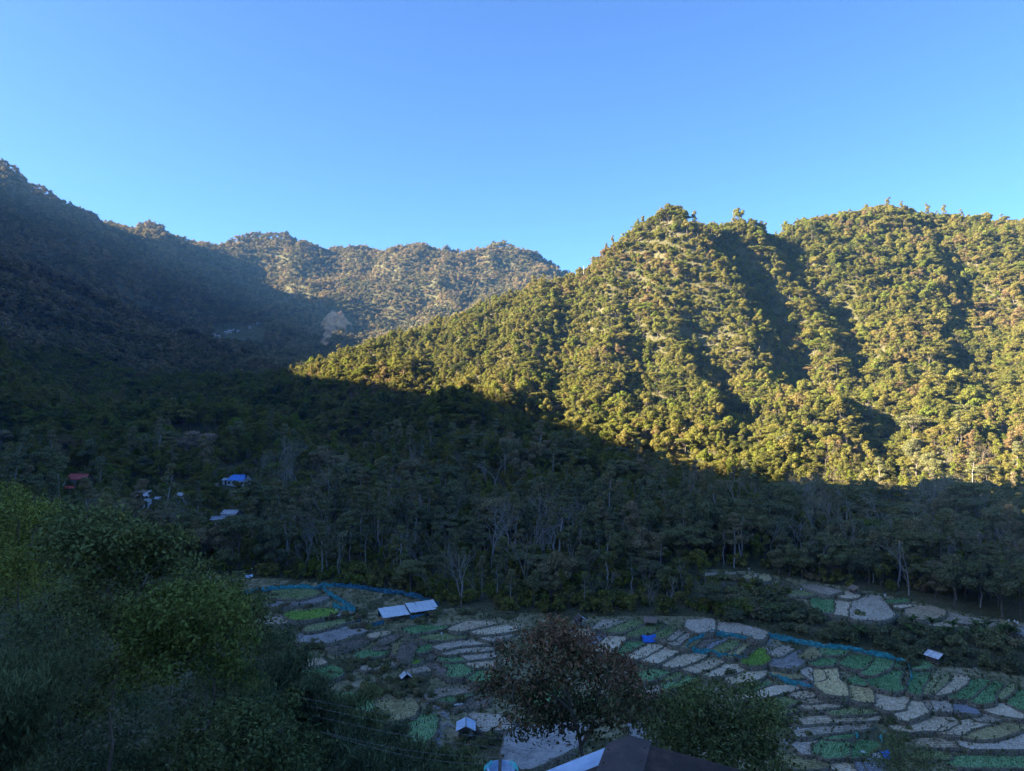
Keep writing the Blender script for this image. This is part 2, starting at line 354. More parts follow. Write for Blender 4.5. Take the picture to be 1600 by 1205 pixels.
def tree_geo(kind, seed, nleaf, size):
    r = np.random.default_rng(seed); segs = []; lobes = []
    if kind == 'broad':
        Ht = r.uniform(10, 13); cz = Ht * .62; n = r.integers(9, 14); off = r.normal(0, .6, 2)
        for i in range(n):
            a = r.uniform(0, 6.28); q = math.sqrt(r.random()) * 3.7; zz = r.uniform(-.28, .3) * Ht * (1 - q / 7.5) ; s = r.uniform(1.2, 2.2)
            lobes.append((math.cos(a) * q + off[0], math.sin(a) * q + off[1], cz + zz, s * r.uniform(.9, 1.25), s * r.uniform(.9, 1.25), s * r.uniform(.65, .95)))
        lobes.append((off[0], off[1], cz + .27 * Ht, 1.8, 1.8, 1.4)); fork = (off[0] * .3, off[1] * .3, Ht * .35)
    elif kind == 'umbrella':
        Ht = r.uniform(11, 13); n = r.integers(11, 16)
        for i in range(n):
            a = i * 2.4 + r.uniform(-.4, .4); q = math.sqrt((i + .5) / n) * 5.2; lay = r.choice([0, -1.6, -3.0], p=[.6, .28, .12])
            s = r.uniform(1.4, 2.3); lobes.append((math.cos(a) * q, math.sin(a) * q, Ht - 1.2 + lay - q * q * .045, s * 1.25, s * 1.25, s * .38))
        fork = (0, 0, Ht * .5)
    elif kind == 'tall':
        Ht = r.uniform(15, 18); n = r.integers(7, 11)
        for i in range(n):
            t = i / (n - 1); a = r.uniform(0, 6.28); q = r.uniform(.4, 2.5) * (1 - .35 * t); s = r.uniform(.9, 1.6)
            lobes.append((math.cos(a) * q, math.sin(a) * q, Ht * (.48 + .48 * t), s * 1.1, s * 1.1, s * .75))
        fork = (r.normal(0, .2), r.normal(0, .2), Ht * .5)
    elif kind == 'bush':
        Ht = r.uniform(3.4, 4.4); n = r.integers(7, 11)
        for i in range(n):
            a = r.uniform(0, 6.28); q = math.sqrt(r.random()) * 1.9; s = r.uniform(.7, 1.2)
            lobes.append((math.cos(a) * q, math.sin(a) * q, r.uniform(.5, Ht * .75) * (1 - q * .2), s, s, s * .85))
        fork = (0, 0, .5)
    top = max(l[2] for l in lobes); r0 = {'broad': .3, 'umbrella': .28, 'tall': .2, 'bush': .1}[kind]
    segs.append(limb((0, 0, -1.2), fork, r0 * 1.15, r0 * .8, r, 0, 4))
    if kind == 'tall': segs.append(limb(fork, (lobes[-1][0], lobes[-1][1], lobes[-1][2]), r0 * .8, .05, r, 0, 3))
    order = sorted(lobes, key=lambda l: -l[2])[:8 if kind != 'bush' else 4]
    for l in order: segs.append(limb(fork if kind != 'tall' else (fork[0], fork[1], min(l[2] - .8, Ht * .8)), (l[0], l[1], l[2] - l[5] * .3), r0 * .42, .05, r, .06, 3))
    c, nm = lobe_leaves(lobes, nleaf, r); return segs, leaves_np(c, nm, np.full(nleaf, size), .75, .45, r), Ht
def bare_geo(seed, depth=4, leafy=0):
    r = np.random.default_rng(seed); segs = []; tips = []
    def grow(p, d, L, rad, lev):
        q = p + d * L * .5 + r.normal(0, .04 * L, 3); e = p + d * L + r.normal(0, .05 * L, 3)
        segs.append(([tuple(p), tuple(q), tuple(e)], [rad, rad * .85, rad * .65]))
        if lev == 0: tips.append(e); return
        for k in range(r.integers(2, 4) if lev < depth else 3):
            s = r.normal(0, 1, 3); s -= d * (s @ d); s /= np.linalg.norm(s)
            nd = d * r.uniform(.7, 1.0) + s * r.uniform(.35, .75) + np.array([0, 0, .22]); nd /= np.linalg.norm(nd)
            grow(e if k < 2 else q, nd, L * r.uniform(.55, .75), rad * .55, lev - 1)
    grow(np.array([0, 0, -1.0]), np.array([r.normal(0, .05), r.normal(0, .05), 1.0]), 6.0, .17, depth)
    c = np.array(tips)
    if leafy: c = np.repeat(c, leafy, 0) + r.normal(0, .35, (len(c) * leafy, 3))
    return segs, leaves_np(c, r.normal(0, 1, c.shape), np.full(len(c), .45), .6, .6, r), 13.0
def banana_geo(seed):
    r = np.random.default_rng(seed); segs = [limb((0, 0, -.4), (0, 0, 2.2), .16, .1, r, 0, 3)]; V = []; Fc = []; lv = []
    for k in range(10):
        a = k * 2.4 + r.uniform(-.3, .3); el = r.uniform(.5, 1.3); L = r.uniform(1.8, 2.6); wd = r.uniform(.25, .38); n0 = len(V) * 1
        d = np.array([math.cos(a), math.sin(a), 0]); sd = np.array([-math.sin(a), math.cos(a), 0]); p = np.array([0, 0, 2.0]); e = el
        m = 6; row = []
        for i in range(m + 1):
            t = i / m; ww = wd * math.sin(math.pi * min(1, .12 + t * .88)) ** .6 + .02
            row.append((p - sd * ww + [0, 0, ww * .3], p.copy(), p + sd * ww + [0, 0, ww * .3])); p = p + (d * math.cos(e) + np.array([0, 0, 1]) * math.sin(e)) * L / m; e -= 1.5 / m * r.uniform(.6, 1.3)
        b0 = len(V)
        for q in row: V += [*q]
        for i in range(m):
            for s in (0, 1): Fc.append((b0+i*3+s, b0+i*3+s+1, b0+i*3+4+s, b0+i*3+3+s)); lv.append(r.random())
    return segs, (np.array(V), np.array(Fc), np.array(lv)), 4.0

def split_meshes(name, geo, mt, ml, sides=5):
    segs, (V, Fq, lv), _ = geo; mb = tubes_np(segs, sides)
    tm = bpy.data.meshes.new(name + '_trunk'); tm.from_pydata(mb.v, [], mb.f); tm.materials.append(mt)
    return tm, mesh_np(name + '_crown', V, [Fq], [ml], attr={'lv': lv})
def joined_mesh(name, geo, mt, ml, sides=3):
    segs, (V, Fq, lv), _ = geo; mb = tubes_np(segs, sides); nv = len(V)
    q = [f for f in mb.f if len(f) == 4]; t = [f for f in mb.f if len(f) == 3]
    fs = [Fq]; mi = [0] * len(Fq); at = [lv]
    if q: fs.append(np.array(q) + nv); mi += [1] * len(q); at.append(np.zeros(len(q)))
    if t: fs.append(np.array(t) + nv); mi += [1] * len(t); at.append(np.zeros(len(t)))
    return mesh_np(name, np.vstack([V, np.array(mb.v)]), fs, [ml, mt], mi, {'lv': np.concatenate(at)})

KN = ['broad', 'umbrella', 'tall', 'bare', 'bush', 'banana']
NEAR = {k: [] for k in KN}                 # (trunk mesh, crown mesh) for the trees that stand alone in the picture
MID = []; MIDX = {k: [] for k in KN}       # joined meshes for the woods on the slopes
pc = bpy.data.collections.new('tree_shapes'); fc = bpy.data.collections.new('far_tree_shapes')
def _reg(coll, lst, k, me):
    o = bpy.data.objects.new('shape_%02d' % len(lst), me); coll.objects.link(o); lst.append(o)
    if coll is pc: MIDX[k].append(len(lst) - 1)
FAR = []
for k, nv in (('broad', 5), ('umbrella', 3), ('tall', 3), ('bush', 3)):
    for s in range(nv):
        seed = 100 + s + 10 * KN.index(k)
        NEAR[k].append(split_meshes(k, tree_geo(k, seed, {'bush': 900, 'tall': 2600}.get(k, 3800), {'bush': .42, 'tall': .42}.get(k, .5)), M['bark_pale' if k == 'tall' and s != 1 else 'bark'], M['leaf_dark']))
        _reg(pc, MID, k, joined_mesh(k, tree_geo(k, seed + 50, {'bush': 350, 'tall': 1100}.get(k, 2300), {'bush': .55, 'tall': .56}.get(k, .58)), M['bark_tan' if s == 0 else 'bark'], M['leaf']))
for s in range(4):
    NEAR['bare'].append(split_meshes('bare', bare_geo(300 + s, 5, 1 if s == 2 else 0), M['bark_pale'], M['leaf_dark'], 4))
    _reg(pc, MID, 'bare', joined_mesh('bare', bare_geo(300 + s, 4, 3 if s % 2 else 1), M['bark_tan'], M['leaf'], 3))
for s in range(2):
    NEAR['banana'].append(split_meshes('banana', banana_geo(400 + s), M['bark'], M['banana']))
    _reg(pc, MID, 'banana', joined_mesh('banana', banana_geo(400 + s), M['bark'], M['banana']))
for s in range(5): _reg(fc, FAR, 'broad', joined_mesh('far', tree_geo('broad' if s < 4 else 'umbrella', 500 + s, 420, 1.25), M['bark'], M['leaf_far']))

# ------------------------------------------------------------------ where the trees stand
AZ = np.linspace(-0.86, 0.86, 700); DD = np.geomspace(90, 2600, 420)        # tan(azimuth), depth
_tx, _td = np.meshgrid(AZ, DD, indexing='ij'); _el = (H(_tx * _td, _td) + 5) / _td
_cm = np.maximum.accumulate(_el, 1)
def seen(x, y, z, h=16, back=25):
    i = np.clip(np.searchsorted(AZ, x / y), 0, len(AZ) - 1); j = np.clip(np.searchsorted(DD, y - back) - 1, 0, len(DD) - 1)
    return (z + h) / y > _cm[i, j] - 0.004
def in_poly(px, py, poly):
    ins = np.zeros(px.shape, bool); n = len(poly)
    for a in range(n):
        (x0, y0), (x1, y1) = poly[a], poly[(a + 1) % n]
        if y0 == y1: continue
        ins ^= ((y0 > py) != (y1 > py)) & (px < (x1 - x0) * (py - y0) / (y1 - y0) + x0)
    return ins
FIELDS = [(-50,905),(330,898),(480,905),(505,912),(560,917),(620,925),(690,945),(760,952),(880,958),(1000,960),(1080,962),(1112,964),(1200,984),(1330,1012),(1450,1034),(1545,1045),(1650,1060),(1650,1300),(-50,1300)]
UPPER = [(1095,888),(1165,890),(1255,905),(1345,918),(1420,936),(1560,966),(1650,978),(1650,1005),(1540,990),(1430,978),(1300,966),(1265,955),(1225,925),(1160,912),(1095,910)]
STRIP = [(1112,964),(1095,910),(1160,912),(1225,925),(1265,955),(1300,966),(1430,978),(1540,990),(1650,1005),(1650,1060),(1545,1045),(1450,1034),(1330,1012),(1200,984)]
SLIDE = [(508,495),(519,485),(527,489),(533,484),(541,497),(553,509),(541,514),(547,523),(530,521),(521,533),(507,547),(499,540),(505,521),(500,508)]
GAPS = [(95,735,150,775),(203,755,300,792),(348,730,396,756),(335,750,365,770),(325,785,385,822),(335,508,412,530),(272,676,340,694)]   # clearings in front of the houses
def scatter(d0, d1, s, gaps=True):
    xs = np.arange(-0.80 * d1, 0.80 * d1, s); ys = np.arange(d0, d1, s); x, y = np.meshgrid(xs, ys); x = x.ravel() + rng.uniform(-.45, .45, x.size) * s; y = y.ravel() + rng.uniform(-.45, .45, y.size) * s
    k = np.abs(x / y) < 0.74; x = x[k]; y = y[k]; z = H(x, y); k = seen(x, y, z); x, y, z = x[k], y[k], z[k]
    px, py = proj(x, y, z); k = ~(in_poly(px, py, FIELDS) | in_poly(px, py, UPPER) | in_poly(px, py, SLIDE))
    _, pt = proj(x, y, z + 11)
    for (a, b, c, d) in (GAPS if gaps else []): k &= ~((px > a - 3) & (px < c + 3) & (py > b) & (pt < d) & ((py > d - 6) | (py > b)) )
    return x[k], y[k], z[k], px[k], py[k]
def kinds_for(x, y, px, py):
    n = len(x); u = rng.random(n); nz = fbm(x / 40, y / 40, 77, 2); out = np.full(n, 'broad', object)
    valley = (y < 430) & (py > 690)
    out[(u < np.where(valley, .13, .10))] = 'umbrella'
    out[valley & (u > .66)] = 'tall'; out[~valley & (u > .95)] = 'tall'
    out[(u > .36) & (u < .39)] = 'bare'
    barezone = (valley & (nz > .08) & (u > .14) & (u < .62)) | ((px > 360) & (px < 560) & (py > 745) & (py < 815) & (u > .15)) | ((px > 1200) & (px < 1560) & (py > 800) & (py < 905) & (u > .55))
    out[barezone] = 'bare'
    return out
GRP = {'broad': ('broadleaf_tree', 'rounded dark green valley tree', 'broadleaf trees of the valley wood'),
       'umbrella': ('spreading_tree', 'flat topped tree with layered foliage', 'flat topped trees of the valley wood'),
       'tall': ('slender_tree', 'slender tree with long bare trunk', 'slender trees of the valley wood'),
       'bare': ('bare_tree', 'leafless pale grey valley tree', 'leafless trees of the valley wood'),
       'bush': ('shrub', 'dark green shrub on a field bank', 'shrubs on the banks between the fields'),
       'banana': ('banana_plant', 'banana plant with long arching leaves', 'banana plants on the bushy bank')}
def region_label(lb, sc, x, y, z):
    px, py = proj(x, y, z); size = 'large ' if sc > 1.06 else 'small ' if sc < .8 else ''
    if lb.startswith('banana') or 'shrub' in lb:
        if 'shrub' in lb: size = 'tall ' if sc > .8 else 'low ' if sc < .42 else ''
        where = ('left of the plastic tunnel' if px < 560 else 'below the plastic tunnel' if px < 720 else 'by the straw plots in the middle' if px < 1150 else 'below the upper right terraces' if px < 1420 else 'near the right edge')
    else:
        where = ('near the houses at the left' if px < 420 and py < 830 else 'left of the plastic tunnel' if px < 520 else 'behind the plastic tunnel' if px < 720 else 'behind the red leaved tree' if px < 920 else 'behind the straw plots' if px < 1120 else 'above the upper right terraces' if px < 1400 else 'near the right edge')
        where = ('farther back, ' if y > 300 else '') + where
    return size + lb + ', ' + where
def place_tree(kind, x, y, z, sc, rz, label=None, group=None, name=None, mesh=None, cat=None):
    nm, lb, gp = GRP[kind]; tm, cm = mesh or NEAR[kind][rng.integers(len(NEAR[kind]))]
    lb = lb if label else region_label(lb, sc, x, y, z)
    e = empty(name or nm, (x, y, z), rz); e.scale = (sc, sc, sc * rng.uniform(.9, 1.12)); tag(e, label or lb, cat or ('plant' if kind == 'banana' else 'shrub' if kind == 'bush' else 'tree'), group or (None if label else gp))
    obj('trunk' if kind != 'banana' else 'stem', tm, e); obj('crown' if kind not in ('banana',) else 'leaves', cm, e)
    return e
def gn_forest(name, x, y, z, idx, sc, coll, label):
    n = len(x); me = bpy.data.meshes.new(name); me.vertices.add(n); me.vertices.foreach_set('co', np.stack([x, y, z], -1).astype(np.float32).ravel())
    a = me.attributes.new('idx', 'INT', 'POINT'); a.data.foreach_set('value', np.asarray(idx, np.int32))
    a = me.attributes.new('rot', 'FLOAT_VECTOR', 'POINT'); rv = np.zeros((n, 3), np.float32); rv[:, 2] = rng.uniform(0, 6.28, n); rv[:, :2] = rng.normal(0, .05, (n, 2)); a.data.foreach_set('vector', rv.ravel())
    a = me.attributes.new('scl', 'FLOAT_VECTOR', 'POINT'); sv = np.stack([sc, sc, sc * rng.uniform(.85, 1.25, n)], -1).astype(np.float32); a.data.foreach_set('vector', sv.ravel())
    o = obj(name, me); ng = bpy.data.node_groups.new(name, 'GeometryNodeTree')
    ng.interface.new_socket('Geometry', in_out='INPUT', socket_type='NodeSocketGeometry'); ng.interface.new_socket('Geometry', in_out='OUTPUT', socket_type='NodeSocketGeometry')
    N = ng.nodes; L = ng.links; gi = N.new('NodeGroupInput'); go = N.new('NodeGroupOutput'); ip = N.new('GeometryNodeInstanceOnPoints'); ci = N.new('GeometryNodeCollectionInfo')
    ci.inputs['Collection'].default_value = coll; ci.inputs['Separate Children'].default_value = True; ci.inputs['Reset Children'].default_value = True
    ip.inputs['Pick Instance'].default_value = True
    def na(nm_, t): q = N.new('GeometryNodeInputNamedAttribute'); q.data_type = t; q.inputs['Name'].default_value = nm_; return q.outputs['Attribute']
    L.new(gi.outputs[0], ip.inputs['Points']); L.new(ci.outputs[0], ip.inputs['Instance']); L.new(na('idx', 'INT'), ip.inputs['Instance Index'])
    L.new(na('rot', 'FLOAT_VECTOR'), ip.inputs['Rotation']); L.new(na('scl', 'FLOAT_VECTOR'), ip.inputs['Scale']); L.new(ip.outputs[0], go.inputs[0])
    md = o.modifiers.new('scatter', 'NODES'); md.node_group = ng; tag(o, label, 'forest', kind='stuff')
    return o

x, y, z, px, py = scatter(150, 900, 4.5)
kd = kinds_for(x, y, px, py); strip = in_poly(px, py, STRIP)
kd[strip] = 'bush'
sc = np.clip(rng.normal(.9, .24, len(x)) + fbm(x / 35, y / 35, 91, 2) * .35, .45, 1.5); big = (rng.random(len(x)) < .03) & (kd != 'bush'); sc[big] = rng.uniform(1.3, 1.75, big.sum()); sc[strip] = rng.uniform(.7, 1.25, strip.sum())
sc *= np.where(strip, 1.0, .8)
edge = (~strip) & (y < 215) & (px < 1100); sc[edge] *= .85
# the 300 of each kind that show largest are trees of their own, the rest is the wood as a mass
onf = (px > -20) & (px < 1620); alone = np.zeros(len(x), bool)
LIM = {'broad': 300, 'umbrella': 150, 'tall': 300, 'bare': 300, 'bush': 200}
for k, m in LIM.items():
    c = np.where((kd == k) & onf & (y < 470))[0]; c = c[np.argsort(-sc[c] / y[c])][:m]; alone[c] = True
for i in np.where(alone)[0]: place_tree(kd[i], x[i], y[i], z[i], sc[i], rng.uniform(0, 6.28))
r_ = ~alone; idx = np.array([MIDX[k][rng.integers(len(MIDX[k]))] for k in kd[r_]])
gn_forest('hillside_forest', x[r_], y[r_], z[r_], idx, sc[r_], pc, 'mixed broadleaf forest covering the sunlit hill and its shaded foot')
# low growth that fills the gaps between the trees of the slope
xb, yb, zb, pxb, pyb = scatter(200, 800, 5.0, False); k = rng.random(len(xb)) < np.where(yb > 330, .4, .9)
xb, yb, zb = xb[k], yb[k], zb[k]
xe = rng.uniform(-70, 62, 500); ye = rng.uniform(184, 226, 500); ze = H(xe, ye); pe, qe = proj(xe, ye, ze); k = ~in_poly(pe, qe, FIELDS) & ~in_poly(pe, qe, UPPER) & in_poly(pe, qe + 22, FIELDS)
xb, yb, zb = np.concatenate([xb, xe[k]]), np.concatenate([yb, ye[k]]), np.concatenate([zb, ze[k]])
gn_forest('undergrowth', xb, yb, zb, np.array(MIDX['bush'])[rng.integers(0, 3, len(xb))], rng.uniform(.6, 1.3, len(xb)), pc, 'leafy undergrowth between the trees of the valley and the hill')
parts = [scatter(900, 1300, 6.6), scatter(1300, 2200, 8.2)]
xf, yf, zf = (np.concatenate([p[i] for p in parts]) for i in range(3))
gn_forest('mountain_forest', xf, yf, zf, rng.integers(0, 5, len(xf)), rng.uniform(.75, 1.35, len(xf)), fc, 'dense forest on the hazy shaded mountain and the far hill')
print('trees', len(x), alone.sum(), len(xb), len(xf))

# ------------------------------------------------------------------ haze over the valley
def haze():
    mb = MB().box(-4400, 4400, -4400, 4400, -140, HTOP); m = bpy.data.materials.new('haze'); m.use_nodes = True; n = m.node_tree.nodes; n.remove(n['Principled BSDF'])
    v = n.new('ShaderNodeVolumePrincipled'); v.inputs['Color'].default_value = (.16, .44, 1.0, 1); v.inputs['Density'].default_value = HAZE; v.inputs['Anisotropy'].default_value = 0.0
    m.node_tree.links.new(v.outputs[0], n['Material Output'].inputs['Volume']); o = mb.build('haze', m); tag(o, kind='stuff', label='thin blue morning haze filling the valley'); return o
HAZE = 0.00005; HTOP = float(max(GV[:, 2].max(), zf.max()) ) + 22
haze()

# ------------------------------------------------------------------ terraced fields
def zf(x, y): return -81 + .12 * np.asarray(y, float) + fbm(np.asarray(x, float) / 30, np.asarray(y, float) / 30, 5, 2) * 0.5
def at_level(px, row, L):
    d = L / ((CY - row) / F); return np.array([(px - CX) / F * d, d, L])
def on_field(px, row):
    d = 81 / ((row - CY) / F + .12)
    for _ in range(6): d = -zf((px - CX) / F * d, d) / ((row - CY) / F)
    return (float((px - CX) / F * d), float(d), float(zf((px - CX) / F * d, d)))
def crop_mat(name, c1, c2, c3, s1=.5, bump=.12, vor=1.6, rows=.16):
    m, n, l, b = mat_base(name); g = n.new('ShaderNodeNewGeometry'); P = g.outputs['Position']
    oi = n.new('ShaderNodeObjectInfo')
    t = n.new('ShaderNodeTexNoise'); t.inputs['Scale'].default_value = s1; t.inputs['Detail'].default_value = 6; t.inputs['Roughness'].default_value = .7; l.new(P, t.inputs['Vector'])
    v = n.new('ShaderNodeTexVoronoi'); v.inputs['Scale'].default_value = vor; v.inputs['Randomness'].default_value = .7; l.new(P, v.inputs['Vector'])
    f = math_n(n, l, 'ADD', math_n(n, l, 'MULTIPLY', t.outputs[0], .75), math_n(n, l, 'MULTIPLY', v.outputs['Distance'], .35))
    vr = n.new('ShaderNodeVectorRotate'); vr.rotation_type = 'Z_AXIS'; l.new(P, vr.inputs['Vector']); l.new(math_n(n, l, 'ADD', math_n(n, l, 'MULTIPLY', oi.outputs['Random'], .9), -.1), vr.inputs['Angle'])
    wv = n.new('ShaderNodeTexWave'); wv.bands_direction = 'Y'; wv.inputs['Scale'].default_value = .42; wv.inputs['Distortion'].default_value = 2.5; wv.inputs['Detail'].default_value = 3; wv.inputs['Detail Scale'].default_value = .8; l.new(vr.outputs[0], wv.inputs['Vector'])
    f = math_n(n, l, 'ADD', f, math_n(n, l, 'MULTIPLY', math_n(n, l, 'ADD', wv.outputs['Fac'], -.5), rows))
    big = n.new('ShaderNodeTexNoise'); big.inputs['Scale'].default_value = .12; big.inputs['Detail'].default_value = 2; l.new(P, big.inputs['Vector']); f = math_n(n, l, 'ADD', f, math_n(n, l, 'MULTIPLY', math_n(n, l, 'ADD', big.outputs[0], -.5), .35))
    f = math_n(n, l, 'ADD', f, math_n(n, l, 'MULTIPLY', math_n(n, l, 'ADD', oi.outputs['Random'], -.5), .22))
    r = ramp(n, [(.36, c1), (.55, c2), (.75, c3)]); l.new(f, r.inputs[0]); l.new(r.outputs[0], b.inputs['Base Color'])
    b.inputs['Roughness'].default_value = 1; b.inputs['Specular IOR Level'].default_value = .05
    bp = n.new('ShaderNodeBump'); bp.inputs['Distance'].default_value = bump; l.new(f, bp.inputs['Height']); l.new(bp.outputs[0], b.inputs['Normal'])
    return m
CM = {'green': crop_mat('green_crop', (.09, .18, .075), (.16, .29, .125), (.24, .36, .17)), 'bright': crop_mat('bright_crop', (.13, .22, .03), (.23, .37, .06), (.31, .43, .1)),
      'dull': crop_mat('dull_green_crop', (.14, .17, .07), (.25, .27, .11), (.4, .35, .19)), 'straw': crop_mat('straw_stubble', (.25, .19, .115), (.55, .43, .28), (.7, .58, .41), 1.2),
      'pale': crop_mat('pale_stubble', (.2, .165, .12), (.42, .35, .26), (.6, .51, .4), .9), 'grey': crop_mat('grey_soil', (.15, .14, .125), (.27, .25, .225), (.4, .37, .33), .4, .05, 1.6, .03),
      'dark': crop_mat('dark_soil', (.07, .055, .04), (.17, .135, .1), (.3, .24, .19), .7), 'olive': crop_mat('dry_grass', (.14, .125, .05), (.3, .26, .12), (.45, .39, .2)),
      'gold': crop_mat('golden_stubble', (.28, .2, .08), (.62, .48, .22), (.76, .63, .36), 1.2), 'net': crop_mat('netted_bed', (.13, .13, .14), (.27, .27, .28), (.42, .42, .43), 2.5, .1, 3)}
M['bank'] = noisy('earth_bank', [(.3, (.06, .05, .035)), (.48, (.12, .1, .07)), (.6, (.26, .225, .18)), (.72, (.12, .15, .06))], .9, 1, .25, 2.2, vor=2.2, coord='Object')
M['bund'] = noisy('bund', [(.35, (.09, .08, .05)), (.55, (.2, .175, .12)), (.75, (.14, .16, .065))], 1.1, 1, .1)
CN = {'green': 'teal green crop', 'bright': 'bright green crop', 'dull': 'dull green growth', 'straw': 'tan straw stubble', 'pale': 'pale grey stubble', 'grey': 'bare grey soil', 'dark': 'dark turned soil',
      'olive': 'dry olive grass', 'gold': 'golden stubble', 'net': 'blue grey netted bed'}
